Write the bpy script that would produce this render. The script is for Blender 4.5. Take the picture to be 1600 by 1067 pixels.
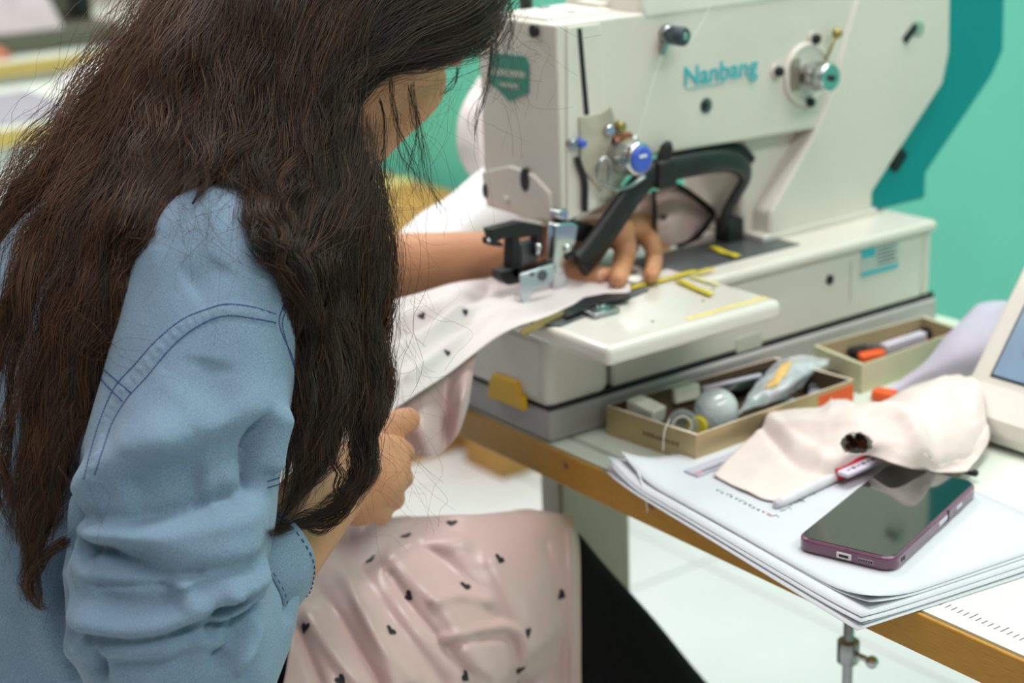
import bpy, bmesh, math, random
import numpy as np
from mathutils import Vector, Matrix, Quaternion

random.seed(7); RNG = np.random.default_rng(11)
SC = bpy.context.scene
COL = SC.collection
for o in list(bpy.data.objects):
    bpy.data.objects.remove(o)

# ------------------------------------------------------------------ camera
# world: x runs along the table's front edge, y along the machine's arm, z up (metres, floor = 0)
F_PX = 2604.0
CAM = np.array([1.0577, -0.8011, 1.274])
_p, _r, _a = np.radians([17.95, 2.2255, 54.14])
_fw = np.array([0, math.cos(_p), -math.sin(_p)]); _ri = np.array([1.0, 0, 0]); _dn = np.cross(_fw, _ri)
_M0 = np.array([math.cos(_r)*_ri + math.sin(_r)*_dn, -math.sin(_r)*_ri + math.cos(_r)*_dn, _fw])
_W = np.array([[math.cos(_a), -math.sin(_a), 0], [math.sin(_a), math.cos(_a), 0], [0, 0, 1.0]])
CM = _M0 @ _W.T                                   # rows: right, down, forward
def ray(u, v): return CM.T @ np.array([u - 800, v - 533.5, F_PX])
def on(u, v, ax, val):
    q = ray(u, v); return CAM + q*(val - CAM[ax])/q[ax]
def px(u, v, x): return on(u, v, 0, x)            # where a sight line meets the plane x = ...
def py(u, v, y): return on(u, v, 1, y)
def pz(u, v, z): return on(u, v, 2, z)
def pd(u, v, d): return CAM + ray(u, v)*d/F_PX    # ... or a given depth

cd = bpy.data.cameras.new('camera'); cam = bpy.data.objects.new('camera', cd); COL.objects.link(cam)
m = Matrix.Identity(4)
for i in range(3):
    m[i][0] = CM[0][i]; m[i][1] = -CM[1][i]; m[i][2] = -CM[2][i]; m[i][3] = CAM[i]
cam.matrix_world = m
cd.sensor_width = 36; cd.lens = F_PX/1600*36; cd.clip_start = 0.05
cd.dof.use_dof = True; cd.dof.focus_distance = 1.09; cd.dof.aperture_fstop = 5.0
SC.camera = cam
SC.view_settings.view_transform = 'Standard'; SC.view_settings.look = 'None'
SC.view_settings.gamma = 1; SC.view_settings.use_curve_mapping = False
SC.view_settings.exposure = 0.0

# ------------------------------------------------------------------ light
w = bpy.data.worlds.new('room_light'); SC.world = w; w.use_nodes = True
w.node_tree.nodes['Background'].inputs[0].default_value = (0.97, 0.97, 1.0, 1)
w.node_tree.nodes['Background'].inputs[1].default_value = 0.30
def area(name, loc, sx, sy, power, colr=(1, 0.98, 0.94), target=None):
    l = bpy.data.lights.new(name, 'AREA'); l.shape = 'RECTANGLE'; l.size = sx; l.size_y = sy; l.energy = power; l.color = colr
    o = bpy.data.objects.new(name, l); COL.objects.link(o); o.location = loc
    if target is not None:
        o.rotation_euler = (Vector(target) - Vector(loc)).to_track_quat('-Z', 'Y').to_euler()
    return o
area('ceiling_tube_light', (0.25, 0.45, 2.75), 0.35, 1.6, 33)
area('ceiling_tube_light', (-1.5, 0.1, 2.75), 0.35, 2.2, 36)
area('ceiling_tube_light', (1.9, 0.2, 2.75), 0.35, 2.4, 40)
area('ceiling_tube_light', (-0.3, -1.6, 2.75), 2.4, 0.35, 9)
area('ceiling_tube_light', (-3.2, 0.0, 2.75), 0.35, 2.4, 40)

# ------------------------------------------------------------------ materials
def lin(c):
    if isinstance(c, str):
        c = [int(c[i:i+2], 16) for i in (1, 3, 5)]
    c = [x/255 for x in c]
    return tuple(x/12.92 if x <= 0.04045 else ((x+0.055)/1.055)**2.4 for x in c)
def mat(name, c, rough=0.5, metal=0.0, var=0.06, vscale=30, bump=0.0, bscale=200, spec=0.5, coat=0.0, sheen=0.0, trans=0.0, alpha=1.0, sss=0.0, stretch=None, ior=1.45, emit=0):
    m = bpy.data.materials.new(name); m.use_nodes = True
    nt = m.node_tree; b = nt.nodes['Principled BSDF']; c = lin(c)
    b.inputs['Roughness'].default_value = rough; b.inputs['Metallic'].default_value = metal
    b.inputs['Specular IOR Level'].default_value = spec; b.inputs['Coat Weight'].default_value = coat
    b.inputs['Sheen Weight'].default_value = sheen; b.inputs['Transmission Weight'].default_value = trans
    b.inputs['IOR'].default_value = ior; b.inputs['Alpha'].default_value = alpha
    if sss:
        b.inputs['Subsurface Weight'].default_value = sss; b.inputs['Subsurface Radius'].default_value = (0.012, 0.004, 0.002); b.inputs['Subsurface Scale'].default_value = 0.5
    tc = nt.nodes.new('ShaderNodeTexCoord'); src = tc.outputs['Object']
    if stretch:
        mp = nt.nodes.new('ShaderNodeMapping'); mp.inputs['Scale'].default_value = stretch
        nt.links.new(src, mp.inputs['Vector']); src = mp.outputs['Vector']
    n = nt.nodes.new('ShaderNodeTexNoise'); n.inputs['Scale'].default_value = vscale; n.inputs['Detail'].default_value = 5
    nt.links.new(src, n.inputs['Vector'])
    rp = nt.nodes.new('ShaderNodeValToRGB'); e = rp.color_ramp.elements
    e[0].position = 0.3; e[1].position = 0.7
    e[0].color = tuple(x*(1-var) for x in c)+(1,); e[1].color = tuple(min(1, x*(1+var)) for x in c)+(1,)
    nt.links.new(n.outputs['Fac'], rp.inputs['Fac']); nt.links.new(rp.outputs['Color'], b.inputs['Base Color'])
    if bump:
        n2 = nt.nodes.new('ShaderNodeTexNoise'); n2.inputs['Scale'].default_value = bscale; n2.inputs['Detail'].default_value = 3
        nt.links.new(src, n2.inputs['Vector'])
        bp = nt.nodes.new('ShaderNodeBump'); bp.inputs['Strength'].default_value = bump; bp.inputs['Distance'].default_value = 0.001
        nt.links.new(n2.outputs['Fac'], bp.inputs['Height']); nt.links.new(bp.outputs['Normal'], b.inputs['Normal'])
    return m
M = {}
M['cream'] = mat('cream_enamel', (214, 209, 200), 0.32, var=0.03, vscale=8, bump=0.05, bscale=300, coat=0.15)
M['cream2'] = mat('cream_plate', (217, 213, 205), 0.22, var=0.02, vscale=10, coat=0.3)
M['tray_grey'] = mat('lilac_grey_enamel', (172, 166, 166), 0.45, var=0.08, vscale=20)
M['seam'] = mat('dark_seam', (38, 38, 40), 0.7)
M['black'] = mat('black_plastic', (17, 17, 18), 0.42, var=0.15, vscale=60)
M['blackm'] = mat('blackened_steel', (44, 45, 46), 0.38, metal=0.35, var=0.15, vscale=80)
M['chrome'] = mat('chrome', (200, 203, 206), 0.12, metal=1.0, var=0.06, vscale=60)
M['steel'] = mat('brushed_steel', (166, 170, 172), 0.3, metal=1.0, var=0.12, vscale=90)
M['dplate'] = mat('dark_steel_plate', (96, 101, 104), 0.35, metal=0.5, var=0.12, vscale=40)
M['brass'] = mat('brass', (170, 150, 90), 0.35, metal=0.8, var=0.1)
M['cream_top'] = mat('cream_enamel_top', (222, 220, 212), 0.6, var=0.02, vscale=8)
M['teal'] = mat('teal_enamel', (12, 138, 140), 0.4, var=0.04, vscale=10)
M['tealink'] = mat('teal_print', (55, 178, 190), 0.6, var=0.03)
M['badge'] = mat('green_badge_print', (58, 140, 122), 0.5, var=0.12, vscale=60)
M['badgew'] = mat('pale_badge_print', (170, 178, 168), 0.5, var=0.1, vscale=80)
M['blue'] = mat('blue_cap', (66, 96, 196), 0.3, var=0.05)
M['copper'] = mat('copper_part', (160, 100, 76), 0.45, metal=0.5, var=0.1)
M['yellow'] = mat('yellow_latch', (222, 172, 30), 0.45, var=0.08)
M['ytape'] = mat('yellow_tape', (206, 186, 40), 0.55, var=0.12, vscale=70)
M['ytape2'] = mat('worn_yellow_tape', (222, 208, 132), 0.5, var=0.12, vscale=90)
M['white'] = mat('white_plastic', (236, 236, 234), 0.4, var=0.02)
M['offwhite'] = mat('rubber_white', (214, 212, 200), 0.6, var=0.06, vscale=60)
M['wall'] = mat('teal_painted_wall', (104, 202, 178), 0.7, var=0.03, vscale=3, bump=0.1)
M['wallw'] = mat('grey_painted_wall', (206, 203, 192), 0.75, var=0.03, vscale=2)
M['floor'] = mat('white_floor_tile', (222, 221, 223), 0.25, var=0.02, vscale=6)
M['grout'] = mat('tile_joint', (212, 211, 212), 0.7)
M['laminate'] = mat('pale_green_laminate', (216, 224, 212), 0.35, var=0.02, vscale=8)
M['wood'] = mat('ochre_wood_edge', (186, 134, 46), 0.42, var=0.2, vscale=22, stretch=(3, 40, 90), bump=0.15, bscale=60)
M['wood_pale'] = mat('pale_yellow_edge', (206, 180, 104), 0.5, var=0.1)
M['wood2'] = mat('tan_board', (176, 132, 66), 0.6, var=0.15, vscale=10)
M['leg'] = mat('beige_steel_leg', (198, 194, 182), 0.45, var=0.04)

# ------------------------------------------------------------------ mesh helpers
class MB:
    def __init__(s): s.v = []; s.f = []; s.mi = []; s.sm = []
    def add(s, vs, fs, mi=0, sm=False):
        b = len(s.v); s.v += [tuple(map(float, p)) for p in vs]
        s.f += [tuple(b+i for i in f) for f in fs]; s.mi += [mi]*len(fs); s.sm += [sm]*len(fs)
        return s
    def box(s, x0, x1, y0, y1, z0, z1, mi=0):
        v = [(x, y, z) for x in (x0, x1) for y in (y0, y1) for z in (z0, z1)]
        return s.add(v, [(0, 1, 3, 2), (4, 6, 7, 5), (0, 4, 5, 1), (2, 3, 7, 6), (0, 2, 6, 4), (1, 5, 7, 3)], mi)
    def obox(s, c, ax, ay, az, hx, hy, hz, mi=0):
        c, ax, ay, az = (np.array(t, float) for t in (c, ax, ay, az))
        v = [c+ax*hx*i+ay*hy*j+az*hz*k for i in (-1, 1) for j in (-1, 1) for k in (-1, 1)]
        return s.add(v, [(0, 1, 3, 2), (4, 6, 7, 5), (0, 4, 5, 1), (2, 3, 7, 6), (0, 2, 6, 4), (1, 5, 7, 3)], mi)
    def bar(s, p, q, w, h, up=(0, 0, 1), mi=0):
        p, q = np.array(p, float), np.array(q, float); d = q-p; L = np.linalg.norm(d); d /= L
        u = np.array(up, float); sd = np.cross(d, u); sd /= np.linalg.norm(sd); u = np.cross(sd, d)
        return s.obox((p+q)/2, d, sd, u, L/2, w/2, h/2, mi)
    def prism(s, poly, ax, a, b, mi=0):
        """poly: 2-D points in the two axes other than ax (in x,y,z order), extruded from a to b"""
        n = len(poly); area2 = sum(poly[i][0]*poly[(i+1) % n][1]-poly[(i+1) % n][0]*poly[i][1] for i in range(n))
        if area2 < 0: poly = poly[::-1]
        def P(t, q):
            return {0: (t, q[0], q[1]), 1: (q[0], t, q[1]), 2: (q[0], q[1], t)}[ax]
        v = [P(a, q) for q in poly]+[P(b, q) for q in poly]
        fs = [tuple(range(n))[::-1], tuple(range(n, 2*n))]+[(i, (i+1) % n, n+(i+1) % n, n+i) for i in range(n)]
        if ax == 1: fs = [f[::-1] for f in fs]
        return s.add(v, fs, mi)
    def tube(s, pts, r, n=10, mi=0, cap=True, flat=1.0, up=None):
        pts = np.array(pts, float); k = len(pts); r = np.broadcast_to(np.array(r, float), (k,))
        T = np.gradient(pts, axis=0) if k > 2 else np.array([pts[1]-pts[0]]*2); T /= np.linalg.norm(T, axis=1)[:, None]+1e-12
        u = np.array(up if up is not None else (0.31, 0.2, 0.93)); 
        if abs(u@T[0]) > 0.95*np.linalg.norm(u): u = np.array((0.9, 0.3, 0.1))
        vs = []
        for i in range(k):
            u = u-T[i]*(u@T[i]); u /= np.linalg.norm(u)+1e-12; w_ = np.cross(T[i], u)
            for j in range(n):
                a = 2*math.pi*j/n; vs.append(pts[i]+r[i]*(math.cos(a)*u*flat+math.sin(a)*w_))
        fs = [(i*n+j, i*n+(j+1) % n, (i+1)*n+(j+1) % n, (i+1)*n+j) for i in range(k-1) for j in range(n)]
        b = len(s.v); s.add(vs, fs, mi, True)
        if cap: s.f += [tuple(b+j for j in range(n))[::-1], tuple(b+(k-1)*n+j for j in range(n))]; s.mi += [mi]*2; s.sm += [False]*2
        return s
    def cyl(s, p, q, r, r2=None, n=24, mi=0):
        return s.tube([p, q], [r, r if r2 is None else r2], n, mi)
    def lathe(s, c, axis, prof, n=28, mi=0):
        """prof: (radius, distance along the axis)"""
        c = np.array(c, float); a = np.array(axis, float); a /= np.linalg.norm(a)
        u = np.cross(a, (0.2, 0.9, 0.31)); u /= np.linalg.norm(u); w_ = np.cross(a, u)
        vs = [c+a*t+r*(math.cos(2*math.pi*j/n)*u+math.sin(2*math.pi*j/n)*w_) for r, t in prof for j in range(n)]
        fs = [(i*n+j, i*n+(j+1) % n, (i+1)*n+(j+1) % n, (i+1)*n+j) for i in range(len(prof)-1) for j in range(n)]
        b = len(s.v); s.add(vs, fs, mi, True)
        s.f += [tuple(b+j for j in range(n))[::-1], tuple(b+(len(prof)-1)*n+j for j in range(n))]; s.mi += [mi]*2; s.sm += [False]*2
        return s
    def ball(s, c, r, nu=20, nv=12, mi=0, R=None):
        r = np.broadcast_to(np.array(r, float), (3,)); c = np.array(c, float); R = np.eye(3) if R is None else R
        vs = [c+R@(r*np.array([math.sin(t)*math.cos(p_), math.sin(t)*math.sin(p_), math.cos(t)]))
              for t in np.linspace(0.001, math.pi-0.001, nv+1) for p_ in np.linspace(0, 2*math.pi, nu, endpoint=False)]
        fs = [(i*nu+j, (i+1)*nu+j, (i+1)*nu+(j+1) % nu, i*nu+(j+1) % nu) for i in range(nv) for j in range(nu)]
        return s.add(vs, fs, mi, True)
    def build(s, name, mats, parent=None, bevel=0.0, seg=2, smooth=False, angle=35, **props):
        me = bpy.data.meshes.new(name); me.from_pydata(s.v, [], s.f)
        for m_ in (mats if isinstance(mats, (list, tuple)) else [mats]): me.materials.append(m_)
        for p_, i_, q_ in zip(me.polygons, s.mi, s.sm): p_.material_index = i_; p_.use_smooth = q_ or smooth
        if bevel:
            bm = bmesh.new(); bm.from_mesh(me); bmesh.ops.remove_doubles(bm, verts=bm.verts, dist=1e-6)
            es = [e for e in bm.edges if len(e.link_faces) == 2 and e.calc_face_angle(0) > math.radians(angle)]
            r = bmesh.ops.bevel(bm, geom=es, offset=bevel, segments=seg, profile=0.5, affect='EDGES', clamp_overlap=True)
            for f_ in r['faces']: f_.smooth = True
            bm.to_mesh(me); bm.free()
        return link(name, me, parent, **props)
def link(name, me, parent=None, **props):
    me.validate(); o = bpy.data.objects.new(name, me); COL.objects.link(o)
    if parent is not None:
        o.parent = parent
        if parent.parent is None: o.matrix_parent_inverse = Matrix.Translation(-parent.location)
    for k, v_ in props.items(): o[k] = v_
    return o
def root_loc(p):
    while p.parent is not None: p = p.parent
    return p.location.copy()
def thing(name, loc, label, cat, group=None):
    o = bpy.data.objects.new(name, None); COL.objects.link(o); o.location = loc; o.empty_display_size = 0.05
    o['label'] = label; o['category'] = cat
    if group: o['group'] = group
    return o
def tag(o, label, cat, group=None):
    o['label'] = label; o['category'] = cat
    if group: o['group'] = group
    return o
def yz(pts, x): return [tuple(px(u, v, x)[1:]) for u, v in pts]
def spline(pts, n):
    """Catmull-Rom through pts (k, d) -> n points"""
    P = np.array(pts, float); k = len(P)
    if k == 2: return P[0]+(P[1]-P[0])*np.linspace(0, 1, n)[:, None]
    Q = np.vstack([2*P[0]-P[1], P, 2*P[-1]-P[-2]]); t = np.linspace(0, k-1, n); i = np.minimum(t.astype(int), k-2); f = (t-i)[:, None]
    a, b, c, d = Q[i], Q[i+1], Q[i+2], Q[i+3]
    return 0.5*(2*b+(c-a)*f+(2*a-5*b+4*c-d)*f**2+(3*b-a-3*c+d)*f**3)
def patch_pts(ctrl, nu, nv):
    C = np.array(ctrl, float)
    A = np.array([spline(row, nv) for row in C])            # rows refined
    return np.array([spline(A[:, j], nu) for j in range(nv)]).transpose(1, 0, 2)
def grid_normals(P):
    du = np.gradient(P, axis=0); dv = np.gradient(P, axis=1); n = np.cross(du, dv); return n/(np.linalg.norm(n, axis=2)[..., None]+1e-12)
def sheet(P, th=0.0006, mb=None, mi=0, holes=None):
    """closed thin sheet from a grid of points"""
    nu, nv = P.shape[:2]; N = grid_normals(P); mb = mb or MB()
    vs = np.vstack([(P+N*th/2).reshape(-1, 3), (P-N*th/2).reshape(-1, 3)]); o = nu*nv; fs = []
    keep = np.ones((nu-1, nv-1), bool) if holes is None else ~holes
    I = lambda i, j: i*nv+j
    for i in range(nu-1):
        for j in range(nv-1):
            if keep[i, j]:
                fs += [(I(i, j), I(i+1, j), I(i+1, j+1), I(i, j+1)), (o+I(i, j), o+I(i, j+1), o+I(i+1, j+1), o+I(i+1, j))]
                for (a, b, di, dj) in ((I(i, j), I(i, j+1), -1, 0), (I(i+1, j+1), I(i+1, j), 1, 0), (I(i+1, j), I(i, j), 0, -1), (I(i, j+1), I(i+1, j+1), 0, 1)):
                    ii, jj = i+di, j+dj
                    if ii < 0 or jj < 0 or ii >= nu-1 or jj >= nv-1 or not keep[ii, jj]: fs.append((a, b, o+b, o+a))
    return mb.add(vs, fs, mi, True)
def wob(P, amp, freq, seed):
    r = np.random.default_rng(seed); out = np.zeros(P.shape[:-1])
    for k in range(6):
        d = r.normal(size=3); d /= np.linalg.norm(d); out += np.sin(P@d*freq*(0.6+0.35*k)+r.uniform(0, 6.28))/(1+0.4*k)
    return out*amp
# ================================================================== the setting
fl = MB().box(-6, 4, -4, 1.6, -0.05, -0.004); flo = fl.build('floor', M['grout'], kind='structure')
k = 0
tile_me = MB().box(-0.298, 0.298, -0.298, 0.298, -0.004, 0.0).build('tile', M['floor'], flo, bevel=0.0015, seg=1)
tile_me.location = (-0.6, 0.7, 0)
for i in range(-7, 4):
    for j in range(-3, 3):
        X, Y = -0.6+0.6*i, 0.7+0.6*j
        if (i, j) == (0, 0) or Y > 1.5: continue
        t = tile_me.copy(); COL.objects.link(t); t.location = (X, Y, 0)
MB().box(-6, 4, 1.30, 1.42, 0, 3.0).build('wall_back', M['wall'], kind='structure')
MB().box(-6, -5.85, -4, 1.30, 0, 3.0).build('wall_left', M['wallw'], kind='structure')
MB().box(3.9, 4, -4, 1.30, 0, 3.0).build('wall_right', M['wallw'], kind='structure')
MB().box(-5.85, 3.9, -4, -3.9, 0, 3.0).build('wall_front', M['wallw'], kind='structure')
MB().box(-6, 4, 1.285, 1.30, 0, 0.09).build('baseboard_back', M['wood2'], kind='structure', bevel=0.002, seg=1)
MB().box(-6, -2.62, 1.262, 1.2845, 0, 3.0).build('wall_left_partition', M['wallw'], kind='structure')

# unseen glowing window, added for the slide plate's reflection and light on the hair
MB().box(-1.95, -0.95, 1.292, 1.3005, 1.42, 2.15).build('added_window', mat('added_window_frame', (236, 236, 232), 0.4), kind='structure', bevel=0.002)
wn = bpy.data.objects['added_window']
wp_ = mat('added_daylight_pane', (240, 246, 250), 0.2); b_ = wp_.node_tree.nodes['Principled BSDF']; b_.inputs['Emission Color'].default_value = (0.92, 0.97, 1, 1); b_.inputs['Emission Strength'].default_value = 2.6
for k in (0, 1): MB().box(-1.90+0.465*k, -1.465+0.465*k, 1.288, 1.2925, 1.47, 2.10).build('pane', wp_, wn)
# ------------------------------------------------------------------ the table
tb = thing('work_table', (0.2, 0.25, 0), 'sewing work table with pale green top and ochre wooden edge band', 'table')
TX0, TX1, TY1 = -0.42, 1.05, 0.527
top = MB().box(TX0, TX1, 0.0, TY1, 0.722, 0.748).build('tabletop', M['wood'], tb, bevel=0.001, seg=1)
MB().box(TX0+0.001, TX1-0.001, 0.0015, TY1-0.001, 0.748, 0.75).build('laminate_surface', M['laminate'], top, label='pale green laminate surface')
MB().box(TX0, TX1, -0.0035, 0.0, 0.720, 0.7495).build('edge_band', M['wood'], tb, bevel=0.001, seg=1, label='ochre wood-grain front edge band')
lg = MB().box(-0.033, 0.0, 0, 0.087, 0.02, 0.722)
q = py(985, 830, 0.10+0.087)
for (lx, ly) in ((q[0], 0.10), (0.95, 0.10)):
    o = MB().box(lx-0.033, lx, ly, ly+0.087, 0.0, 0.722).build('leg', M['leg'], tb, bevel=0.004)
for lx in (q[0], 0.95): MB().box(lx-0.04, lx+0.006, -0.02, 0.48, 0.0, 0.03).build('foot_rail', M['leg'], tb, bevel=0.004)
# printed ruler ticks along the front edge
ink = mat('grey_ink', (92, 94, 92), 0.7); inkb = mat('dark_ink', (46, 46, 50), 0.7)
tk = MB()
for i in range(120):
    X = 0.405+0.005*i
    if X > 1.0: break
    L = 0.009 if i % 5 == 0 else 0.006
    tk.box(X, X+0.0007, 0.016, 0.016+L, 0.75, 0.7502)
for i in range(60):
    X = -0.02+0.0025*i
    if X < 0.07: tk.box(X, X+0.0006, 0.02, 0.027, 0.75, 0.7502)
tk.build('ruler_marks', ink, top, kind='stuff', label='printed ruler ticks along the front edge')
# wooden trim screws seen in the edge band
for u, v in ((885, 727), (1020, 790)):
    p = py(u, v, -0.0035); MB().cyl((p[0], -0.0045, p[2]), (p[0], -0.003, p[2]), 0.003, n=12).build('screw', M['copper'], tb)
# treadle lifting rod below the table
rd = thing('lifting_rod', (0.206, 0.15, 0), 'thin chrome rod with clamp knob hanging below the right half of the table', 'rod')
MB().cyl((0.206, 0.15, 0.40), (0.206, 0.15, 0.7215), 0.0045, n=12).build('rod', M['steel'], rd)
p = py(1345, 1030, 0.15)
MB().cyl((0.206, 0.15, p[2]-0.008), (0.206, 0.15, p[2]+0.012), 0.0095, n=16).build('collar', M['steel'], rd, bevel=0.001)
MB().cyl((0.206, 0.15, p[2]+0.002), (0.232, 0.148, p[2]+0.004), 0.0028, n=10).ball((0.234, 0.148, p[2]+0.004), 0.0055).build('clamp_knob', M['chrome'], rd)
# ================================================================== the sewing machine
sm = thing('sewing_machine', (-0.117, 0.25, 0.75), 'cream buttonhole sewing machine with a teal rear cover on the table', 'sewing machine')
XS, XL, XR = -0.06, -0.175, -0.235           # arm side face, far side of arm, far side of base
base = MB().box(XR, -0.001, 0.0, 0.500, 0.7502, 0.779).build('base_tray', M['tray_grey'], sm, bevel=0.004, label='lilac grey base tray')
MB().box(XR+0.003, -0.004, 0.003, 0.497, 0.778, 0.784).build('gasket', M['seam'], sm, label='dark gap between tray and body')
MB().box(-0.124, 0.0, -0.003, 0.0685, 0.7815, 0.848).build('front_block', M['cream'], sm, bevel=0.010, seg=4)
MB().box(XR, -0.1255, -0.001, 0.0685, 0.7815, 0.848).build('front_block', M['cream'], sm, bevel=0.006, seg=3)
MB().box(-0.225, -0.012, 0.06, 0.08, 0.784, 0.85).build('inner_frame', M['seam'], sm)
MB().box(XR, -0.004, 0.0735, 0.478, 0.783, 0.849).build('body', M['cream'], sm, bevel=0.003)
MB().box(XR, -0.006, 0.4795, 0.493, 0.778, 0.8495).build('end_panel', M['cream'], sm, bevel=0.003)
MB().box(XR, 0.002, -0.001, 0.07, 0.8485, 0.857).build('front_lip', M['cream'], sm, bevel=0.004, seg=3)
MB().box(XR, 0.001, 0.07, 0.494, 0.849, 0.8612).build('bed', M['cream'], sm, bevel=0.005, seg=3)
MB().box(-0.052, 0.094, -0.012, 0.181, 0.8455, 0.8625).build('cover_plate', M['cream2'], sm, bevel=0.006, seg=4, label='glossy cream slide plate projecting to the side')
MB().box(-0.094, -0.026, 0.165, 0.326, 0.861, 0.8622).build('feed_plate', M['dplate'], sm, bevel=0.0004, seg=1, label='dark grey feed plate')
npl = MB().prism([tuple(pz(u, v, 0.8642)[:2]) for u, v in ((828, 503), (870, 484), (985, 446), (1014, 452), (960, 474), (876, 508))], 2, 0.8615, 0.8642).build('needle_plate', M['dplate'], sm, bevel=0.0005, seg=1)
MB().box(-0.090, -0.058, 0.01, 0.15, 0.861, 0.8632).build('throat_plate', M['steel'], sm, bevel=0.0005, seg=1)
sq = pz(935, 480, 0.868); sl = MB().box(sq[0]-0.010, sq[0]+0.012, sq[1]-0.014, sq[1]+0.014, 0.8630, 0.8675).build('slide_latch', M['steel'], sm, bevel=0.001, label='small steel slide latch')
MB().box(sq[0]-0.005, sq[0]+0.005, sq[1]-0.006, sq[1]+0.008, 0.8675, 0.8695).cyl((sq[0], sq[1]+0.003, 0.869), (sq[0], sq[1]+0.003, 0.8705), 0.0042).build('latch_screw', M['chrome'], sl)
# worn yellow tape line at the plate's side edge
MB().box(0.076, 0.083, 0.085, 0.176, 0.8625, 0.8628).build('worn_tape', M['ytape2'], sm, label='worn pale yellow tape strip on the slide plate')
mk = MB()
for X, Y in ((0.05, 0.13), (0.03, 0.16), (0.065, 0.06), (0.02, 0.175)): mk.cyl((X, Y, 0.862), (X, Y, 0.8629), 0.0014, n=10)
mk.build('plate_screws', M['dplate'], sm, kind='stuff')
# plate screws, hole, rating plate on the body side
p = px(1296, 437, -0.004); MB().cyl((-0.006, p[1], p[2]), (-0.0028, p[1], p[2]), 0.0048).build('screw_hole', M['black'], sm)
a, b, c_, d_ = [px(*t, -0.004) for t in ((1346, 385), (1404, 374), (1403, 418), (1345, 432))]
rp = MB().box(-0.0044, -0.0032, a[1], b[1], (c_[2]+d_[2])/2, (a[2]+b[2])/2).build('rating_plate', mat('plate_silver', (186, 196, 190), 0.4, var=0.12, vscale=120), sm, label='small white and teal rating plate')
y0, y1, z0, z1 = a[1], b[1], (c_[2]+d_[2])/2, (a[2]+b[2])/2
rb = MB().box(-0.0032, -0.0030, y0, y0+(y1-y0)*0.36, z0+(z1-z0)*0.62, z1).box(-0.0032, -0.0030, y0, y1, z0, z0+(z1-z0)*0.15)
rb.build('plate_print', M['tealink'], rp)
rl = MB()
for i in range(5): rl.box(-0.0032, -0.0030, y0+(y1-y0)*0.42, y0+(y1-y0)*(0.95-0.08*(i % 2)), z0+(z1-z0)*(0.28+0.13*i), z0+(z1-z0)*(0.33+0.13*i))
rl.build('plate_lines', mat('plate_ink', (90, 110, 110), 0.6), rp)
p = px(1165, 535, -0.004); MB().box(-0.0045, -0.0032, p[1]-0.012, p[1]+0.02, p[2]-0.008, p[2]+0.006).build('serial_label', mat('label_grey', (196, 196, 182), 0.5), sm)
# panel seam on the body side
p = px(1330, 400, -0.004); MB().box(-0.0042, -0.0036, p[1]-0.0006, p[1]+0.0006, 0.80, 0.84).build('panel_seam', M['tray_grey'], sm)
# yellow latch on the front block
a, b = py(768, 600, -0.004), py(822, 628, -0.004)
ly = MB().prism([(a[0]-0.002, a[2]-0.012), (b[0], b[2]-0.008), (b[0], b[2]+0.004), (b[0]-0.006, b[2]+0.007), (b[0]-0.009, b[2]+0.016), (a[0]+0.006, a[2]+0.012), (a[0], a[2]+0.002)], 1, -0.0075, -0.002)
ly.build('yellow_latch', M['yellow'], sm, bevel=0.0012, label='yellow catch on the front block')
# ---- arm
arm_poly = [(0.065, 0.919), (0.070, 0.917), (0.104, 0.927), (0.122, 0.932), (0.152, 0.963), (0.160, 0.966), (0.40, 0.9605),
            (0.46, 1.0), (0.56, 1.06), (0.56, 1.094), (0.065, 1.094)]
arm = MB().prism(arm_poly, 0, XL, XS).build('arm', M['cream'], sm, bevel=0.007, seg=4)
col_poly = [(0.378, 0.9605), (0.345, 0.922), (0.317, 0.890), (0.314, 0.861), (0.462, 0.861), (0.461, 0.885), (0.485, 0.908), (0.563, 0.982), (0.571, 1.014),
            (0.568, 1.094), (0.435, 1.094), (0.418, 1.05), (0.400, 1.00)]
MB().prism(col_poly, 0, XL-0.002, XS+0.0035).build('column', M['cream'], sm, bevel=0.004, seg=3)
MB().box(XL+0.01, XS-0.02, 0.30, 0.40, 0.861, 0.98).build('column_web', M['cream'], sm, bevel=0.006)
MB().box(XL, XS+0.0045, 0.306, 0.468, 0.8605, 0.8680).build('column_foot', M['cream'], sm, bevel=0.002)
teal_poly = [(0.463, 0.862), (0.5515, 0.862), (0.5515, 0.889), (0.651, 0.978), (0.668, 1.003), (0.664, 1.094), (0.55, 1.094), (0.573, 1.014), (0.565, 0.982), (0.462, 0.884)]
MB().prism(teal_poly, 0, XL-0.004, XS-0.004).build('rear_cover', M['teal'], sm, bevel=0.004, seg=3, label='teal rear motor cover')
p = px(1405, 250, XS); MB().obox((XS-0.002, p[1], p[2]), (1, 0, 0), (0, 0.7, 0.7), (0, -0.7, 0.7), 0.004, 0.011, 0.006).build('cover_clip', M['black'], sm, bevel=0.001)
MB().box(XL+0.004, XS+0.001, 0.160, 0.62, 1.086, 1.112).build('top_lid', M['cream_top'], sm, bevel=0.006, seg=3)
MB().box(XL+0.02, -0.085, 0.075, 0.15, 1.093, 1.0965).build('top_plate', M['cream_top'], sm, bevel=0.001)
for u, v, r in ((850, 14, 0.006), (893, 21, 0.005)):
    p = pz(u, v, 1.0955); MB().cyl((p[0], p[1], 1.0950), (p[0], p[1], 1.0974), r).build('oil_hole', M['dplate'], sm)
p = pz(822, 6, 1.10); MB().cyl((p[0], p[1], 1.094), (p[0], p[1], 1.118), 0.006).build('spool_pin', M['black'], sm)
p = pz(930, 4, 1.10); MB().box(p[0]-0.02, p[0]+0.012, p[1]-0.006, p[1]+0.012, 1.094, 1.101).build('top_clip', M['offwhite'], sm, bevel=0.001)
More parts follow.
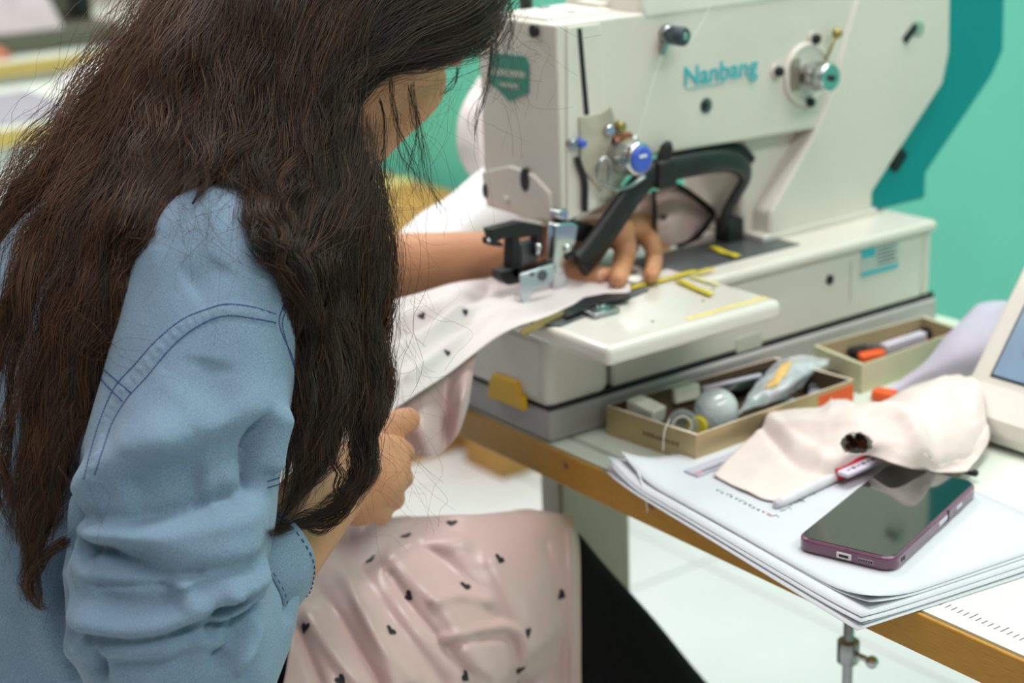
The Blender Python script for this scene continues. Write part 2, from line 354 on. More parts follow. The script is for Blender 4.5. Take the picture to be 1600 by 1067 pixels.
# ---- face of the head (towards the operator)
YF = 0.065
fp = [py(u, v, YF) for u, v in ((756, 268), (800, 258), (836, 272), (862, 300), (868, 345), (820, 340), (762, 312))]
MB().prism([(t[0], t[2]) for t in fp], 1, YF-0.0035, YF+0.002).build('face_plate', M['cream'], sm, bevel=0.0015)
for u, v, rx, rz in ((825, 280, 0.0062, 0.0105), (763, 297, 0.004, 0.007), (838, 48, 0.0055, 0.0055)):
    p = py(u, v, YF); mb = MB(); mb.lathe((p[0], YF-0.0042, p[2]), (0, 1, 0), [(rx, 0), (rx, 0.003)])
    mb.v = [(x, y, p[2]+(z-p[2])*rz/rx) for x, y, z in mb.v]
    mb.build('access_hole', M['black'], sm)
p = py(797, 311, YF); MB().lathe((p[0], YF-0.006, p[2]), (0, 1, 0), [(0.002, 0), (0.0036, 0.0012), (0.0036, 0.004)]).build('face_screw', M['cream'], sm)
bd = [py(u, v, YF) for u, v in ((766, 82), (822, 88), (827, 100), (827, 146), (797, 158), (780, 140), (766, 130))]
MB().prism([(t[0], t[2]) for t in bd], 1, YF-0.0012, YF+0.001).build('badge', M['badge'], sm, label='green shield-shaped badge on the head')
for (a_, b_, c2, d2) in (((770, 106), (822, 112), (822, 122), (770, 116)), ((782, 128), (812, 131), (812, 139), (782, 134))):
    q_ = [py(*t, YF) for t in (a_, b_, c2, d2)]; MB().prism([(t[0], t[2]) for t in q_], 1, YF-0.0016, YF-0.001).build('badge_band', M['badgew'], sm)
# ---- side of the head
MB().prism(yz([(884, 42), (936, 36), (946, 200), (938, 262), (930, 325), (884, 345)], XS), 0, XS-0.002, XS+0.0022).build('side_panel', M['cream'], sm, bevel=0.0012)
MB().prism(yz([(902, 45), (908, 44), (920, 181), (913, 183)], XS+0.0022), 0, XS+0.001, XS+0.003).build('thread_slot', M['black'], sm, label='black take-up slot')
MB().prism(yz([(903, 182), (938, 176), (952, 165), (958, 185), (950, 245), (938, 300), (905, 260)], XS+0.002), 0, XS, XS+0.0045).build('bracket_plate', mat('dull_cream', (176, 170, 154), 0.5, var=0.15, vscale=60), sm, bevel=0.0008)
def stud(name, u, v, r, h, m_, x0=XS+0.002, **k):
    p = px(u, v, x0+h/2); return MB().lathe((x0-0.002, p[1], p[2]), (1, 0, 0), [(r, 0), (r, h*0.8+0.002), (r*0.8, h+0.002)]).build(name, m_, sm, **k)
stud('guide_screw', 895, 225, 0.0042, 0.006, M['steel']); stud('guide_screw', 908, 224, 0.0036, 0.009, M['blue'])
stud('guide_stud', 951, 203, 0.005, 0.008, M['chrome']); stud('guide_stud', 970, 198, 0.0045, 0.007, M['brass'])
MB().prism(yz([(958, 214), (985, 206), (992, 224), (962, 232)], XS+0.006), 0, XS, XS+0.008).build('copper_spring', M['copper'], sm, bevel=0.0008)
p = px(988, 246, XS+0.02)
tk_ = MB().lathe((XS-0.002, p[1], p[2]), (1, 0, 0), [(0.010, 0), (0.010, 0.006), (0.0155, 0.007), (0.0165, 0.010), (0.0135, 0.012), (0.0165, 0.014), (0.0165, 0.018), (0.0155, 0.024), (0.0150, 0.032), (0.013, 0.034)])
tk_ = tk_.build('tension_knob', M['chrome'], sm, label='chrome thread tension knob with a blue cap')
MB().lathe((XS+0.031, p[1], p[2]), (1, 0, 0), [(0.0118, 0), (0.0116, 0.002), (0.009, 0.0032)]).build('blue_cap', M['blue'], tk_)
MB().box(XS+0.0335, XS+0.0348, p[1]-0.004, p[1]+0.004, p[2]+0.002, p[2]+0.0045).build('cap_mark', M['white'], tk_)
p2 = px(989, 217, XS+0.01); MB().ball((XS+0.012, p2[1], p2[2]), 0.0034).cyl((XS, p2[1], p2[2]), (XS+0.012, p2[1], p2[2]), 0.0018).build('tension_pin', M['chrome'], sm)
loop = [px(u, v, XS+0.014) for u, v in ((951, 284), (953, 255), (945, 247), (936, 256), (934, 276), (944, 288), (962, 296), (985, 290), (1008, 276))]
MB().tube(spline(loop, 50), 0.0019, 8).build('wire_guide', M['steel'], sm)
lv = [px(u, v, XS+0.006) for u, v in ((902, 246), (907, 262), (914, 285), (914, 330))]
MB().tube(spline(lv, 24), 0.0028, 8).build('lever', M['blackm'], sm)
# upper thread guide with black knob
p = px(1040, 52, XS); a = px(1034, 85, XS+0.004)
tg = MB().bar((XS+0.004, p[1], p[2]), (XS+0.004, a[1], a[2]), 0.004, 0.004, (1, 0, 0)).lathe((XS-0.001, p[1], p[2]), (1, 0, 0), [(0.008, 0), (0.009, 0.005), (0.006, 0.01)])
tg = tg.build('thread_guide', M['steel'], sm)
p = px(1058, 56, XS+0.02); MB().lathe((XS, p[1], p[2]), (1, 0, 0), [(0.004, 0), (0.004, 0.012), (0.0082, 0.013), (0.0085, 0.028), (0.006, 0.031)]).build('guide_knob', mat('slate_knob', (52, 64, 74), 0.35), sm, label='slate thread guide knob')
MB().lathe((XS+0.030, p[1], p[2]), (1, 0, 0), [(0.003, 0), (0.003, 0.002)]).build('knob_screw', M['chrome'], sm)
p = px(1103, 165, XS); MB().lathe((XS-0.002, p[1], p[2]), (1, 0, 0), [(0.0072, 0), (0.0072, 0.0026)]).build('hole', M['dplate'], sm)
MB().lathe((XS-0.002, p[1]-0.002, p[2]), (1, 0, 0), [(0.004, 0), (0.004, 0.0029)]).build('hole', M['black'], sm)
# round dial plate with three screws and a knurled knob
p = px(1262, 116, XS+0.003)
dp = MB().lathe((XS-0.002, p[1], p[2]), (1, 0, 0), [(0.030, 0), (0.030, 0.005), (0.0285, 0.0062), (0.026, 0.0055), (0.025, 0.0045)], n=40).build('dial_plate', M['cream'], sm, label='round cream dial plate')
for u, v in ((1277, 61), (1219, 112), (1268, 160)):
    t = px(u, v, XS+0.006); MB().lathe((XS, t[1], t[2]), (1, 0, 0), [(0.0068, 0), (0.0068, 0.003)]).build('screw_boss', M['cream'], dp)
    MB().lathe((XS+0.003, t[1], t[2]), (1, 0, 0), [(0.0048, 0), (0.0046, 0.004), (0.003, 0.005)]).build('dial_screw', M['black'], dp)
kn = MB().lathe((XS+0.002, p[1]-0.002, p[2]), (1, 0, 0), [(0.010, 0), (0.010, 0.010), (0.0135, 0.011), (0.014, 0.016), (0.011, 0.018), (0.0135, 0.020), (0.0140, 0.030), (0.012, 0.033)]).build('bobbin_knob', M['chrome'], dp)
MB().lathe((XS+0.034, p[1]-0.002, p[2]), (1, 0, 0), [(0.003, 0), (0.003, 0.004)]).build('spindle', M['blackm'], dp)
a, b = px(1290, 95, XS+0.008), px(1308, 52, XS+0.01)
MB().tube([a, (a+b)/2, b], 0.0016, 8).ball(b, 0.0052).build('dial_lever', M['brass'], dp)
t = px(1242, 115, XS+0.004); MB().box(XS, XS+0.0055, t[1]-0.005, t[1]+0.006, t[2]-0.016, t[2]+0.014).build('dial_bracket', mat('grey_brass', (150, 146, 128), 0.4, metal=0.6), dp, bevel=0.001)
p = px(1422, 52, XS+0.004)
MB().obox((XS+0.0035, p[1], p[2]), (1, 0, 0), (0, 0.77, 0.64), (0, -0.64, 0.77), 0.002, 0.011, 0.004).build('slot_insert', M['black'], sm, bevel=0.001)
p = px(1435, 44, XS+0.004); MB().lathe((XS+0.001, p[1], p[2]), (1, 0, 0), [(0.0085, 0), (0.0085, 0.0030), (0.006, 0.0034)]).build('slot_boss', mat('pale_green', (150, 176, 160), 0.5), sm)
# lettering on the arm
def text_mesh(txt, name, size, origin, ex, ey, mt, parent, depth=0.0006, wfix=None, shear=0.0):
    fc = bpy.data.curves.new('t', 'FONT'); fc.body = txt; fc.size = 1; fc.extrude = 0.02; fc.shear = shear; fc.offset = 0.012; fc.resolution_u = 4
    to = bpy.data.objects.new('t', fc); COL.objects.link(to)
    dg = bpy.context.evaluated_depsgraph_get(); me = bpy.data.meshes.new_from_object(to.evaluated_get(dg))
    bpy.data.objects.remove(to)
    co = np.array([v_.co[:] for v_ in me.vertices]); co[:, 0] -= co[:, 0].min()
    sx = size if wfix is None else wfix/co[:, 0].max()
    ex, ey = np.array(ex, float), np.array(ey, float); ez = np.cross(ex, ey)
    W_ = np.array(origin)+co[:, :1]*sx*ex+co[:, 1:2]*size*ey+co[:, 2:3]*depth*30*ez
    for v_, c3 in zip(me.vertices, W_): v_.co = c3
    me.materials.clear(); me.materials.append(mt)
    return link(name, me, parent)
a, b, t = px(1070, 134, XS+0.001), px(1184, 119, XS+0.001), px(1069, 104, XS+0.001)
text_mesh('Nanbang', 'brand_lettering', (t[2]-a[2])/0.70, (XS+0.0008, a[1], a[2]-0.0005), (0, 1, 0), (0, 0, 1), M['tealink'], sm, wfix=b[1]-a[1])
q1, q2 = px(1072, 138, XS), px(1130, 130, XS); MB().box(XS, XS+0.0006, q1[1], q2[1], q1[2]-0.0012, q1[2]-0.0005).build('brand_underline', M['tealink'], sm)
# hanging thread
th = [px(u, v, XS+0.012) for u, v in ((1110, 5), (1100, 30), (1075, 70))]
th2 = [px(u, v, XS+0.014) for u, v in ((1034, 88), (1020, 130), (1003, 190), (990, 235))]
thr = MB().tube(spline(th, 16), 0.00035, 5).tube(spline(th2, 16), 0.00035, 5).build('thread', M['white'], sm, kind='stuff', label='white thread running down the arm')
# ---- black work-clamp arm
XB = -0.052
bar = [px(u, v, XB-0.033*max(0, (i_-6)/6)) for i_, (u, v) in enumerate(((905, 415), (925, 392), (958, 345), (990, 300), (1018, 274), (1060, 262), (1105, 254), (1140, 252), (1160, 262), (1164, 280), (1150, 305), (1136, 332), (1133, 360)))]
BP = spline(bar, 70)
rr = np.interp(np.linspace(0, 1, 70), [0, 0.08, 0.3, 0.5, 0.75, 1], [0.016, 0.0165, 0.014, 0.0125, 0.012, 0.0125])*0.86
ca = MB().tube(BP, rr, 12, flat=0.45, up=(1, 0, 0)).build('clamp_arm', M['blackm'], sm, label='black bent work-clamp arm')
a, b = px(1032, 258, XB), px(1043, 228, XB+0.004); MB().bar(a, b, 0.010, 0.008, (1, 0, 0)).ball(b, (0.004, 0.005, 0.005)).build('arm_prong', M['blackm'], sm, bevel=0.001)
a = px(1036, 270, XB); MB().box(XB-0.008, XB+0.009, a[1]-0.012, a[1]+0.010, a[2]-0.013, a[2]+0.013).build('arm_block', M['blackm'], sm, bevel=0.003)
p = pz(1140, 374, 0.8622); MB().box(p[0]-0.010, p[0]+0.010, p[1]-0.011, p[1]+0.010, 0.8605, 0.8622+0.022).build('arm_base', M['blackm'], sm, bevel=0.002)
for u, v in ((910, 408), ): 
    p = px(u, v, XB+0.008); MB().lathe((XB+0.004, p[1], p[2]), (1, 0, 0), [(0.0028, 0), (0.0028, 0.004)]).build('arm_screw', M['black'], sm)
# second, thinner hose behind
hs = [px(u, v, -0.075) for u, v in ((1050, 240), (1100, 236), (1150, 232), (1172, 250))]
MB().tube(spline(hs, 24), 0.006, 8).build('hose', M['black'], sm)
# ---- needle bar and presser mechanism
nb = MB().cyl((-0.072, 0.084, 0.868), (-0.072, 0.084, 0.93), 0.003).build('needle_bar', M['chrome'], sm)
MB().cyl((-0.072, 0.084, 0.8635), (-0.072, 0.084, 0.872), 0.0007, n=8).build('needle', M['chrome'], nb)
XP = -0.056
MB().prism(yz([(868, 350), (893, 346), (906, 352), (898, 400), (886, 412), (890, 462), (870, 466), (864, 420)], XP), 0, XP-0.012, XP).build('presser_bar', M['chrome'], sm, bevel=0.0025, seg=3)
MB().prism(yz([(872, 330), (888, 326), (905, 334), (905, 344), (888, 346), (872, 342)], XP), 0, XP-0.014, XP-0.002).build('presser_collar', M['chrome'], sm, bevel=0.002)
p = px(886, 388, XP); MB().lathe((XP-0.002, p[1], p[2]), (1, 0, 0), [(0.0038, 0), (0.0036, 0.004), (0.0022, 0.005)]).build('presser_screw', M['chrome'], sm)
hk = yz([(812, 428), (864, 412), (866, 432), (856, 446), (834, 452), (826, 462), (828, 472), (840, 478), (832, 484), (818, 478), (812, 460), (814, 445)], XP+0.014)
MB().prism(hk, 0, XP+0.012, XP+0.0155).build('presser_hook', mat('pale_steel', (196, 206, 212), 0.3, metal=0.6), sm, bevel=0.0012, label='pale steel hook plate')
for u, v, r in ((847, 430, 0.0048), (831, 428, 0.002)):
    p = px(u, v, XP+0.0155); MB().lathe((XP+0.014, p[1], p[2]), (1, 0, 0), [(r, 0), (r, 0.0025)]).build('hook_hole', M['dplate'], sm)
for pts, th_ in (([(800, 372), (812, 372), (812, 425), (866, 408), (866, 418), (806, 436), (798, 430)], 0.012), ([(782, 424), (815, 415), (816, 442), (794, 446), (783, 438)], 0.014),
                 ([(764, 358), (812, 346), (848, 352), (848, 400), (838, 402), (838, 368), (815, 372), (790, 372), (770, 380)], 0.010),
                 ([(765, 372), (786, 380), (786, 386), (766, 384)], 0.012), ([(868, 340), (905, 345), (930, 352), (925, 372), (905, 378), (890, 360)], 0.01)):
    MB().prism(yz(pts, XP-0.004), 0, XP-0.004-th_, XP-0.003).build('presser_bracket', M['black'], sm, bevel=0.0012)
for u, v, r in ((843, 386, 0.0036), (842, 395, 0.0028), (766, 376, 0.0018)):
    p = px(u, v, XP); MB().ball((XP-0.002, p[1], p[2]), r).build('bracket_screw', M['chrome'], sm)
MB().prism(yz([(812, 380), (838, 374), (838, 408), (812, 416)], XP-0.012), 0, XP-0.02, XP-0.010).build('presser_linkage', M['dplate'], sm, bevel=0.001)
# the clamp foot under the cloth edge
cf = spline([pz(u, v, z) for u, v, z in ((835, 494, 0.8660), (870, 485, 0.867), (900, 470, 0.869), (920, 460, 0.872), (950, 460, 0.869), (990, 457, 0.867))], 30)
MB().prism([tuple(pz(u, v, 0.869)[:2]) for u, v in ((880, 486), (912, 464), (945, 458), (984, 457), (985, 464), (945, 470), (908, 484), (884, 493))], 2, 0.8664, 0.8690).build('clamp_foot', M['blackm'], sm, bevel=0.0006, seg=1)
MB().prism([tuple(pz(u, v, 0.868)[:2]) for u, v in ((812, 512), (846, 494), (884, 480), (886, 486), (850, 502), (818, 519))], 2, 0.8642, 0.8660).build('clamp_edge', M['brass'], sm)
# ---- strips of yellow tape laid on the bed (each lifts off)
def strip(name, a, b, wd, label, z=0.8632, m_=None):
    a, b = np.array(a, float), np.array(b, float); d = (b-a)/np.linalg.norm(b-a); n = np.array([-d[1], d[0], 0])
    P = np.array([[a+(b-a)*t+n*s*wd/2+np.array([0, 0, 0.0006*math.sin(9*t)+0.0007]) for s in (-1, 0, 1)] for t in np.linspace(0, 1, 9)])
    o = sheet(P, 0.0006).build(name, m_ or M['ytape']); return tag(o, label, 'tape', 'yellow tape strips by the needle')
Z = 0.8642
strip('tape_strip', pz(982, 452, Z), pz(1088, 424, Z), 0.007, 'long yellow tape strip running from the fingertips along the plate')
strip('tape_strip', pz(1058, 438, Z), pz(1112, 462, Z), 0.0065, 'yellow tape strip slanting towards the slide plate corner')
strip('tape_strip', pz(1078, 432, Z), pz(1122, 446, Z), 0.004, 'thin yellow tape strip between two wider strips', m_=M['ytape2'])
strip('tape_strip', pz(1068, 430, Z), pz(1115, 421, Z), 0.006, 'short yellow tape strip pointing to the dark plate')
strip('tape_strip', pz(1109, 386, 0.8632), pz(1153, 402, 0.8632), 0.008, 'lone yellow tape strip on the dark feed plate')
bt = pz(990, 436, 0.867); tag(MB().lathe((bt[0], bt[1], 0.8645), (0, 0, 1), [(0.007, 0), (0.0085, 0.001), (0.0085, 0.003), (0.007, 0.0038)]).build('button', M['white']), 'small pale button on the plate between her two fingertips', 'button')
# ================================================================== things on the table
M['gold'] = mat('gold_card', (190, 168, 128), 0.34, metal=0.55, var=0.06, vscale=30)
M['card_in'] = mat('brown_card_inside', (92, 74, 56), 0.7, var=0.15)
M['card_rim'] = mat('pale_card_rim', (226, 208, 190), 0.6)
M['tray_cream'] = mat('cream_card_tray', (205, 200, 168), 0.55, var=0.05)
M['orange'] = mat('orange_plastic', (236, 96, 40), 0.45, var=0.08)
M['lilac'] = mat('lilac_plastic', (206, 200, 216), 0.4, var=0.05)
M['paper'] = mat('white_paper', (204, 208, 214), 0.75, var=0.015, vscale=20)
M['red'] = mat('red_plastic', (196, 30, 36), 0.35)
M['clear'] = mat('clear_plastic', (226, 234, 240), 0.12, var=0.02, trans=0.75, ior=1.3)
M['film'] = mat('cloudy_plastic_film', (224, 230, 236), 0.14, var=0.15, vscale=90, alpha=0.55, spec=1.0, coat=0.8)
M['pinkcloth'] = mat('pale_pink_muslin', (228, 213, 208), 0.85, var=0.03, vscale=60, bump=0.25, bscale=900, sheen=0.2)
M['purplecloth'] = mat('lavender_cloth', (206, 200, 220), 0.85, var=0.05, vscale=40, bump=0.2, bscale=700)
def tray(name, c, h, th, mat_out, mat_in, label, rim=None):
    """open tray from four floor corners; floor and four walls are parts"""
    c = [np.array(p[:2]) for p in c]; z0 = 0.7502; ctr = sum(c)/4
    t = thing(name, (ctr[0], ctr[1], 0.75), label, 'tray')
    ins = [p+(ctr-p)/np.linalg.norm(ctr-p)*th*1.5 for p in c]
    MB().prism([tuple(p) for p in ins], 2, z0, z0+th).build('tray_floor', mat_in, t)
    for i in range(4):
        a, b = c[i], c[(i+1) % 4]; ai, bi = ins[i], ins[(i+1) % 4]
        vs = [(*a, z0), (*b, z0), (*bi, z0), (*ai, z0), (*a, z0+h), (*b, z0+h), (*bi, z0+h), (*ai, z0+h)]
        mb = MB(); mb.add(vs, [(0, 1, 5, 4)], 0); mb.add(vs, [(2, 3, 7, 6)], 1); mb.add(vs, [(4, 5, 6, 7)], 2); mb.add(vs, [(0, 3, 2, 1), (1, 2, 6, 5), (3, 0, 4, 7)], 0)
        mb.build('tray_wall', [mat_out, mat_in, rim or mat_out], t)
    return t
b1 = [(0.012, 0.052), (0.115, 0.062), (0.108, 0.257), (0.018, 0.250)]
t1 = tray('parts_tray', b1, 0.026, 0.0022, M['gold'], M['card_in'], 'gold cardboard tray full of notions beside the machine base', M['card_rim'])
# its orange sticker and the faint print on the short wall
a, b = px(1288, 622, 0.110), px(1331, 606, 0.110)
MB().add([(0.1098, 0.205, 0.7515), (0.1086, 0.2555, 0.7515), (0.1086, 0.2555, 0.772), (0.1098, 0.205, 0.772), (0.1090, 0.205, 0.7515), (0.1078, 0.2555, 0.7515), (0.1078, 0.2555, 0.772), (0.1090, 0.205, 0.772)],
         [(0, 1, 2, 3), (4, 7, 6, 5), (0, 4, 5, 1), (1, 5, 6, 2), (2, 6, 7, 3), (3, 7, 4, 0)]).build('sticker', M['orange'], t1, label='orange sticker at the far end of the long wall')
sk = MB()
for k, (yy, zz, dz) in enumerate(((0.224, 0.757, 0.010), (0.229, 0.757, 0.006), (0.236, 0.757, 0.004), (0.242, 0.758, 0.003))):
    X = 0.1101-(yy-0.205)*0.0238; sk.tube([(X, yy, zz), (X, yy+0.0015, zz+dz*0.6), (X, yy+0.003, zz+dz)], 0.0004, 5)
sk.build('sticker_script', M['white'], t1)
tx = MB()
for k in range(9):
    f = 0.44+0.045*k; x, y = b1[0][0]+(b1[1][0]-b1[0][0])*f, b1[0][1]+(b1[1][1]-b1[0][1])*f
    tx.box(x-0.0017, x+0.0014, y-0.00045, y-0.0001, 0.7612, 0.7612+(0.0030 if k % 3 else 0.0024))
tx.build('faint_print', mat('brown_print', (120, 98, 74), 0.6), t1, kind='stuff', label='row of faint blurred brown print')
# contents
def block(name, u, v, z, L, W_, H_, ang, tilt, m_, label, cat, group=None):
    p = pz(u, v, z); a = math.radians(ang); b = math.radians(tilt)
    ex = np.array([math.cos(a)*math.cos(b), math.sin(a)*math.cos(b), math.sin(b)]); ey = np.array([-math.sin(a), math.cos(a), 0]); ez = np.cross(ex, ey)
    return tag(MB().obox(p, ex, ey, ez, L/2, W_/2, H_/2).build(name, m_, bevel=0.0018, seg=2), label, cat, group)
block('eraser', 1009, 640, 0.772, 0.030, 0.019, 0.014, 10, -10, M['offwhite'], 'white rubber eraser at the near left corner of the gold tray', 'eraser')
block('eraser', 1066, 613, 0.768, 0.017, 0.028, 0.014, -6, 6, M['offwhite'], 'white rubber eraser behind the clear plastic ball in the gold tray', 'eraser')
p = pz(1066, 664, 0.770); ax = np.array([0.72, -0.62, 0.25])
tr = thing('tape_roll', p, 'small clear tape roll with a cream core standing in the gold tray', 'tape roll')
ax /= np.linalg.norm(ax)
MB().lathe(p-ax*0.005, ax, [(0.0085, 0), (0.0135, 0), (0.0135, 0.010), (0.0085, 0.010), (0.0085, 0)]).build('tape', M['clear'], tr)
MB().lathe(p-ax*0.0052, ax, [(0.0066, 0), (0.0086, 0), (0.0086, 0.0104), (0.0066, 0.0104), (0.0066, 0)]).build('core', M['offwhite'], tr)
p = pz(1087, 668, 0.767); q = pz(1098, 658, 0.765)
tag(MB().lathe(p, q-p, [(0.0085, 0), (0.0095, 0.001), (0.0095, 0.006), (0.0085, 0.007)]).build('bobbin', M['ytape']), 'yellow thread bobbin wedged between tape roll and clear ball', 'bobbin')
p = pz(1119, 640, 0.776)
gb = thing('plastic_ball', p, 'clear round plastic capsule lying in the gold tray', 'plastic ball')
MB().ball(p, 0.0190, 28, 18).build('shell', mat('milky_clear_plastic', (240, 246, 250), 0.10, var=0.08, vscale=70, trans=0.25, alpha=0.72, spec=1.0, coat=0.6), gb)
MB().lathe(p-np.array([0.0, 0, 0.001]), (0.45, 0.2, 0.9), [(0.0188, 0), (0.0196, 0.0006), (0.0196, 0.0018), (0.0188, 0.0024)]).build('seam_ring', M['clear'], gb)
# plastic bag with its card label
bg = [[pz(*t) for t in r] for r in (
    ((1150, 650, 0.766), (1185, 632, 0.766), (1222, 622, 0.766), (1250, 605, 0.766)),
    ((1165, 622, 0.772), (1200, 606, 0.776), (1236, 598, 0.778), (1266, 585, 0.772)),
    ((1190, 590, 0.774), (1222, 578, 0.782), (1254, 570, 0.782), (1292, 568, 0.776)),
    ((1215, 565, 0.776), (1240, 556, 0.782), (1268, 556, 0.780), (1296, 560, 0.776)))]
BG = patch_pts(bg, 26, 26); BG[..., 2] += wob(BG, 0.0011, 260, 4)
bag = sheet(BG, 0.0012).build('plastic_bag', M['film']); tag(bag, 'crumpled clear plastic bag lying across the gold tray', 'plastic bag')
LB = BG[8:20, 7:13]+np.array([0.0, 0, 0.0014]); sheet(LB, 0.0005).build('bag_label', mat('tan_label', (224, 184, 110), 0.6), bag, label='tan paper label')
a, b = pz(1098, 607, 0.7805), pz(1188, 586, 0.779)
tag(MB().tube([a, b], 0.0019, 8).build('lollipop_stick', M['lilac']), 'thin pale stick lying across the gold tray', 'stick')
bk = [[pz(*t) for t in r] for r in (((1110, 622, 0.762), (1150, 612, 0.764), (1190, 600, 0.762)), ((1130, 600, 0.766), (1165, 590, 0.770), (1200, 585, 0.766)), ((1150, 585, 0.762), (1185, 575, 0.764), (1215, 572, 0.762)))]
BK = patch_pts(bk, 14, 14); BK[..., 2] += wob(BK, 0.001, 300, 6)
tag(sheet(BK, 0.002).build('fabric_scrap', M['black']), 'crumpled black fabric scrap under the pale stick', 'fabric scrap')
bk = [[pz(*t) for t in r] for r in (((1258, 612, 0.758), (1290, 600, 0.762), (1318, 594, 0.758)), ((1262, 600, 0.762), (1292, 588, 0.766), (1315, 586, 0.760)), ((1268, 588, 0.758), (1295, 580, 0.760), (1312, 580, 0.757)))]
BK = patch_pts(bk, 12, 12); BK[..., 2] += wob(BK, 0.0008, 300, 8)
tag(sheet(BK, 0.002).build('fabric_scrap', M['black']), 'black fabric scrap in the far corner of the gold tray', 'fabric scrap')
for k, (u, v, m_, lab) in enumerate(((1235, 632, 'steel', 'grey metal clip beside the bag in the gold tray'), (1275, 618, 'clear', 'clear button near the far end of the gold tray'))):
    p = pz(u, v, 0.757); tag(MB().lathe(p, (0.3, -0.2, 0.9), [(0.004, 0), (0.007, 0.0005), (0.007, 0.003), (0.005, 0.004)]).build('button', M[m_]), lab, 'button')
# cream tray
b2 = [(0.022, 0.296), (0.090, 0.287), (0.084, 0.436), (0.030, 0.442)]
t2 = tray('parts_tray', b2, 0.028, 0.0032, M['tray_cream'], mat('tan_card', (176, 158, 128), 0.6), 'cream cardboard tray with orange and black pieces, nearer the wall')
block('plastic_clip', 1362, 556, 0.768, 0.024, 0.014, 0.008, 60, 8, M['orange'], 'orange plastic clip at the near end of the cream tray', 'clip')
block('plastic_clip', 1432, 533, 0.768, 0.020, 0.012, 0.008, 70, -6, M['orange'], 'orange plastic clip at the far end of the cream tray', 'clip')
block('marker_pen', 1412, 535, 0.775, 0.050, 0.010, 0.010, 82, 4, M['lilac'], 'pale lilac marker lying on black pieces in the cream tray', 'marker')
for k, (u, v, L, lab) in enumerate(((1342, 553, 0.02, 'small black machine part at the near left corner of the cream tray'), (1400, 549, 0.03, 'long black machine part under the lilac marker in the cream tray'), (1450, 523, 0.03, 'black machine part at the far end of the cream tray'))):
    block('machine_part', u, v, 0.762, L, 0.012, 0.014, 50+20*k, 10*(-1)**k, M['black'], lab, 'machine part')
block('machine_part', 1366, 545, 0.771, 0.016, 0.010, 0.009, 30, 10, M['dplate'], 'small grey machine part on the orange clip in the cream tray', 'machine part')
block('plastic_clip', 1382, 617, 0.755, 0.020, 0.016, 0.009, 20, 0, M['orange'], 'orange plastic clip on the table by the lavender cloth', 'clip')

# ------------------------------------------------------------------ papers
ex = np.array([0.311, -0.040, 0]); ex /= np.linalg.norm(ex); ey = np.array([-ex[1], ex[0], 0])
def paper(i, org, rot, L, W_, z, curl, label, group='loose papers under the phone'):
    c, s_ = math.cos(rot), math.sin(rot); fx = ex*c+ey*s_; fy = ey*c-ex*s_
    U, V = np.meshgrid(np.linspace(0, 1, 30), np.linspace(0, 1, 22), indexing='ij')
    P = np.array([org[0], org[1], z])+U[..., None]*L*fx+V[..., None]*W_*fy
    for (cu, cv, h_, rad) in curl:
        d = np.hypot((U-cu)*L, (V-cv)*W_); P[..., 2] += h_*np.clip(1-d/rad, 0, 1)**2
    P[..., 2] += wob(P, 0.00010, 40, 1)
    o = sheet(P, 0.00035).build('paper_sheet', M['paper']); return tag(o, label, 'paper', group)
O = np.array([0.0865, -0.006])
same = 'white paper sheet lying in the loose stack under the top sheet and phone'
paper(1, O+[0.000, -0.004], -0.012, 0.312, 0.206, 0.7507, [(0, 0, 0.004, 0.05), (1, 0, -0.0, 0.05)], 'lowest white sheet of the loose stack, nearest the table edge')
paper(2, O+[-0.004, -0.001], 0.004, 0.314, 0.206, 0.7515, [(0, 0, 0.007, 0.05), (1, 0, 0.001, 0.06)], 'second white sheet from the bottom of the loose paper stack')
paper(3, O+[0.002, -0.002], -0.004, 0.308, 0.205, 0.7523, [(0, 0, 0.010, 0.05), (1, 0, 0.002, 0.05)], 'third white sheet from the bottom of the loose paper stack')
paper(4, O+[-0.004, 0.001], 0.003, 0.310, 0.204, 0.7531, [(0, 0, 0.013, 0.055), (1, 0, 0.002, 0.06)], 'white sheet with the most curled left corner, just below the top sheets')
paper(5, O+[0.150, -0.007], 0.010, 0.150, 0.200, 0.7539, [(0, 0, 0.0004, 0.03), (1, 0, 0.006, 0.05)], 'small white sheet sticking out under the near end of the phone', None)
tp = paper(6, O+[0.003, 0.009], 0.018, 0.296, 0.196, 0.7547, [(0, 0, 0.016, 0.055), (1, 0, 0.009, 0.05)], 'topmost printed white sheet with rows of blurred characters', None)
pm = MB(); pr_ = MB()
r_ = np.random.default_rng(3)
def on_paper(u, v): return pz(u, v, 0.7552)
for k in range(13):
    t = k/12; p = on_paper(1122+t*84, 766+t*40); q = pr_ if k > 9 else pm
    for j in range(3):
        q.obox(p+np.array([r_.uniform(-.0018, .0018), r_.uniform(-.0018, .0018), 0]), (0.8, 0.6, 0), (-0.6, 0.8, 0), (0, 0, 1), 0.0014, 0.0003, 0.00012) if j % 2 else q.obox(p+np.array([r_.uniform(-.001, .001), r_.uniform(-.001, .001), 0]), (0.6, -0.8, 0), (0.8, 0.6, 0), (0, 0, 1), 0.0014, 0.0003, 0.00012)
for row in range(3):
    for k in range(11):
        p = on_paper(1212+k*12+row*20, 805-k*8-row*10-row*2); L = r_.uniform(0.001, 0.0032)
        pm.obox(p, ex, ey, (0, 0, 1), 0.0003, L, 0.00012)
        if k % 3 == 0: pm.obox(p+ex*0.003, ex, ey, (0, 0, 1), L*0.7, 0.00025, 0.00012)
pm.build('printed_text', inkb, tp, kind='stuff', label='rows of small blurred dark characters'); pr_.build('red_text', mat('red_ink', (190, 70, 80), 0.7), tp, kind='stuff', label='small blurred red characters')
